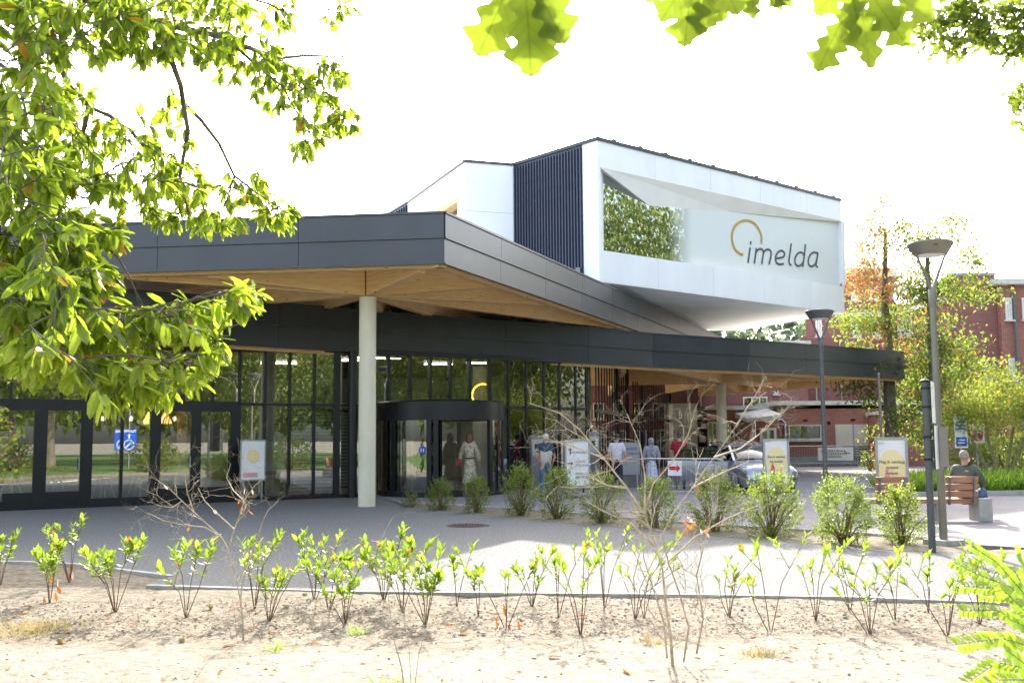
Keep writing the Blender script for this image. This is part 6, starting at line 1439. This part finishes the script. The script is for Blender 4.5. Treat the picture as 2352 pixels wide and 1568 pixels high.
M['navy'] = mat('navy_cloth', (.02,.03,.06), .85, var=.25, scale=12); M['jeans'] = mat('jeans', (.06,.12,.24), .85, var=.3, scale=14); M['teal'] = mat('teal_cloth', (.03,.06,.09), .85, scale=12)
M['beige'] = mat('beige_vest', (.48,.46,.40), .85, var=.1, scale=9); M['maroon'] = mat('maroon_cloth', (.32,.01,.03), .85, var=.15, scale=9); M['olive'] = mat('olive_jacket', (.05,.065,.045), .8, c2=(.11,.125,.09), scale=5)
M['hair_grey'] = mat('hair_grey', (.5,.49,.46), .7, var=.15, scale=30); M['hair_dark'] = mat('hair_dark', (.015,.012,.01), .6); M['hair_blond'] = mat('hair_blond', (.22,.12,.06), .6, var=.3, scale=30); M['hair_short'] = mat('hair_short', (.3,.25,.2), .75, var=.2, scale=30)
M['floral'] = mat('floral_cloth', (.34,.27,.15), .85, c2=(.72,.66,.52), scale=16, detail=2); M['floral2'] = mat('floral_white', (.35,.36,.55), .85, c2=(.75,.74,.8), scale=14, detail=2); M['greycloth'] = mat('grey_shawl', (.24,.24,.27), .9, c2=(.38,.38,.42), scale=20, stretch=(1,1,5))
M['scarfp'] = mat('scarf_pattern', (.05,.05,.06), .85, c2=(.5,.5,.52), scale=34, detail=1); M['redbag'] = mat('red_bag', (.45,.02,.05), .5); M['skin_shoe'] = mat('tan_shoe', (.3,.18,.1), .6); M['palegrey'] = mat('patterned_shirt', (.5,.5,.58), .85, c2=(.72,.7,.76), scale=20, detail=2); M['greytrousers'] = mat('grey_trousers', (.2,.2,.2), .85)
person('woman in a long pale floral dress carrying a red bag, walking into the revolving door', GX(1078, 30.6), 1.80, 8, top='floral', skirt=('floral',.34), hair='hair_blond', carry='bag', legsp={'l':(.02,-.06),'r':(-.02,.1)}, build=.85, sleeves='long')
person('white-haired man in a beige vest and jeans standing at the ticket machine', GX(1253, 29.0), 1.74, -15, top='teal', vest='beige', bottom='jeans', arms={'l': ((-.27,-.05,1.16),(-.16,.12,1.02)), 'r': ((.27,.02,1.14),(.24,.14,.95))})
person('man in a white patterned short-sleeved shirt facing the pay station', GX(1416, 31.6), 1.72, 5, top='palegrey', bottom='navy', hair='hair_dark')
person('woman in a patterned headscarf and grey shawl with a shoulder strap', GX(1495, 32.5), 1.60, 0, top='greycloth', skirt=('floral2',.3), scarf='scarfp', carry='strap', sleeves='long', build=1.1)
person('man in a dark red T-shirt standing behind the crowd barrier', GX(1560, 33.2), 1.76, 10, top='maroon', bottom='greytrousers', hair='hair_dark', build=1.12)
person('white-haired person standing far behind the silver car', GX(1728, 45), 1.68, 170, top='whitepaint', bottom='greytrousers')
e = e1-u*.27+nn*.2
person('grey-haired man in an olive jacket and jeans sitting on the bench with crossed legs', (e.x, e.y-.04, -.045), 1.78, 48, pose='sit', top='olive', bottom='jeans', hair='hair_short', sleeves='long', mask=True, build=1.12, arms={'l': ((-.29,.06,.78),(-.12,.30,.66)), 'r': ((.30,.06,.78),(.16,.32,.68))})

# ------------------------------------------------------------------ silver car with an open front door
M['carpaint'] = mat('silver_paint', (.30,.34,.42), .28, .75, var=.03, coat=1); M['carglass'] = glassmat('car_glass', .0, (.07,.085,.09)); M['lampglass'] = mat('headlight', (.5,.52,.55), .12, .4, spec=1)
CAR = thing('parked_car', 'silver-grey hatchback with its doors open, parked under the canopy facing the camera', 'car', (0,0,0))
def loft(secs, closed=True):
    mb = MB(); n_ = len(secs[0])
    for s in secs: mb.v += [Vector(v) for v in s]
    for k in range(len(secs)-1):
        for i in range(n_ if closed else n_-1): mb.f.append([k*n_+i, k*n_+(i+1)%n_, (k+1)*n_+(i+1)%n_, (k+1)*n_+i])
    mb.f.append(list(range(n_))[::-1]); mb.f.append([(len(secs)-1)*n_+i for i in range(n_)]); return mb
# car along -Y: nose at y=-2.1, tail at y=2.1
def sec(y, hw, zl, zs, zt, cr=.06):                        # lower body ring
    r = [(-hw*.93,zl),(-hw,zl+.12),(-hw,zs-.12),(-hw*.965,zs),(-hw*.80,zt),(-hw*.4,zt+cr*.7),(0,zt+cr)]; r += [(-x, z) for x, z in r[::-1][1:]]
    return [(x, y, z) for x, z in r]
body = loft([sec(-2.10,.60,.30,.50,.56,.02),sec(-2.04,.76,.22,.60,.68,.03),sec(-1.90,.83,.19,.68,.76,.05),sec(-1.6,.87,.18,.76,.83,.06),sec(-1.0,.88,.18,.86,.93,.05),sec(-.6,.885,.18,.91,.96,.02),sec(.5,.885,.18,.93,.97,.0),sec(1.5,.88,.2,.95,1.0,.0),sec(1.95,.84,.25,.93,1.0,.0),sec(2.1,.74,.32,.85,.92,.0)])
bo = body.build('body', 'carpaint', CAR, True)
def gsec(y, hb, ht, zb, zt): r = [(-hb,zb),(-ht,zt-.05),(-ht*.86,zt),(0,zt+.03),(ht*.86,zt),(ht,zt-.05),(hb,zb)]; return [(x, y, z) for x, z in r]
loft([gsec(-.95,.74,.70,.90,.97),gsec(-.25,.76,.60,.93,1.38),gsec(.5,.77,.60,.94,1.46),gsec(1.4,.77,.58,.95,1.42),gsec(1.95,.74,.55,.96,1.05)]).build('windows', 'carglass', CAR, True)
loft([[(x, y, z) for x, z in ((-hw,zt-.06),(-hw*.85,zt+.004),(0,zt+.04),(hw*.85,zt+.004),(hw,zt-.06),(hw*.8,zt-.03),(0,zt+.012),(-hw*.8,zt-.03))] for y, hw, zt in ((-.30,.62,1.375),(.5,.62,1.465),(1.42,.60,1.43))]).build('roof', 'carpaint', CAR, True)
for sx_ in (-1, 1):
    for a, b2, nm in (((sx_*.755,-.97,.93),(sx_*.62,-.26,1.38),'pillar'),((sx_*.775,.48,.94),(sx_*.61,.5,1.43),'pillar'),((sx_*.76,1.9,.97),(sx_*.59,1.44,1.4),'pillar')): MB().bar(a, b2, .06, .05).build(nm, 'carpaint', CAR)
    MB().tube([(sx_*.62,-.22,1.42),(sx_*.62,.6,1.5),(sx_*.6,1.4,1.46)], .014, 6).build('roof_rail', 'black', CAR, True)
    for y_ in (-1.32, 1.28):
        wv = MB(); wv.lathe([(.2,-.1),(.31,-.1),(.325,-.06),(.325,.06),(.31,.1),(.2,.1)], (0,0,0), 24); wv.v = [Vector((sx_*.80+v.z, y_+v.x, .315+v.y)) for v in wv.v]; wl = wv.build('wheel', 'rubber', CAR, True)
        rm = MB(); rm.lathe([(.21,-.02),(.21,.02)], (0,0,0), 20); 
        for k in range(5): rm.box((.11*math.cos(k*1.2566), .11*math.sin(k*1.2566), .035), (.2,.045,.03), k*1.2566)
        rm.v = [Vector((sx_*(.80+.1)+v.z*sx_, y_+v.x, .315+v.y)) for v in rm.v]; rm.build('rim', 'galv', wl)
    MB().add([(sx_*.52,-2.055,.57),(sx_*.79,-1.93,.57),(sx_*.835,-1.72,.70),(sx_*.80,-1.72,.755),(sx_*.55,-1.99,.70),(sx_*.5,-2.0,.5),(sx_*.77,-1.86,.52),(sx_*.80,-1.6,.68),(sx_*.74,-1.6,.72),(sx_*.52,-1.88,.66)], [(0,1,2,3,4),(5,9,8,7,6),(0,5,6,1),(1,6,7,2),(2,7,8,3),(3,8,9,4),(4,9,5,0)]).build('headlight', 'lampglass', CAR, bevel=.012)
    MB().ball((sx_*.62,-2.02,.36), .06, 10, 6, (1,.5,.7)).build('fog_light', 'lampglass', CAR, True)
    MB().ball((sx_*.98,-.68,1.0), .11, 10, 6, (1,.6,.7)).build('mirror', 'carpaint', CAR, True)
MB().box((0,-2.085,.62), (.74,.06,.13)).build('grille', 'black', CAR, bevel=.02); MB().box((0,-2.12,.31), (1.0,.05,.14)).build('air_intake', 'black', CAR, bevel=.02)
MB().lathe([(.055,0),(.055,.015)], (0,0,0), 18).build('badge', 'galv', CAR, local=True).matrix_local = Matrix.Translation((0,-2.115,.64)) @ Matrix.Rotation(R(90), 4, 'X')
np_ = MB().box((0,-2.135,.45), (.5,.015,.11)).build('number_plate', 'whitepaint', CAR)
MB().tube([(-.6,-.99,.975),(-.1,-.95,1.0)], .012, 5).build('wiper', 'black', CAR)
dd = Vector((-.90,-.72,0)); ang = R(128); hx = Vector((math.cos(ang+R(60)), math.sin(ang+R(60)), 0)); hx = Vector((-.86,.5,0)).normalized()
for base, zo in (((-.89,-.78,0),0),((-.89,.48,0),1)):
    b_ = Vector(base); dr = loft([[b_+hx*s_+Vector((0,0,z)) + hx.cross(Vector((0,0,1)))*o_ for z, o_ in ((.3,0),(.6,-.03),(.92,0),(.92,.07),(.6,.09),(.3,.07))] for s_ in (0, .5, 1.02)]).build('door', 'carpaint', CAR, True)
    MB().tube([b_+hx*.02+Vector((0,0,.92)), b_+hx*.42+Vector((0,0,1.33)), b_+hx*1.0+Vector((0,0,1.34)), b_+hx*1.01+Vector((0,0,.92))], .022, 6).build('window_frame', 'black', dr, True)
    MB().add([b_+hx*.05+Vector((0,0,.93)), b_+hx*.42+Vector((0,0,1.31)), b_+hx*.98+Vector((0,0,1.32)), b_+hx*.99+Vector((0,0,.93))], [(0,1,2,3)]).build('door_glass', 'carglass', dr)
c = GX(1710, 32.1); CAR.location = c; CAR.rotation_euler = (0, 0, R(10))
print('objects', len(bpy.data.objects))
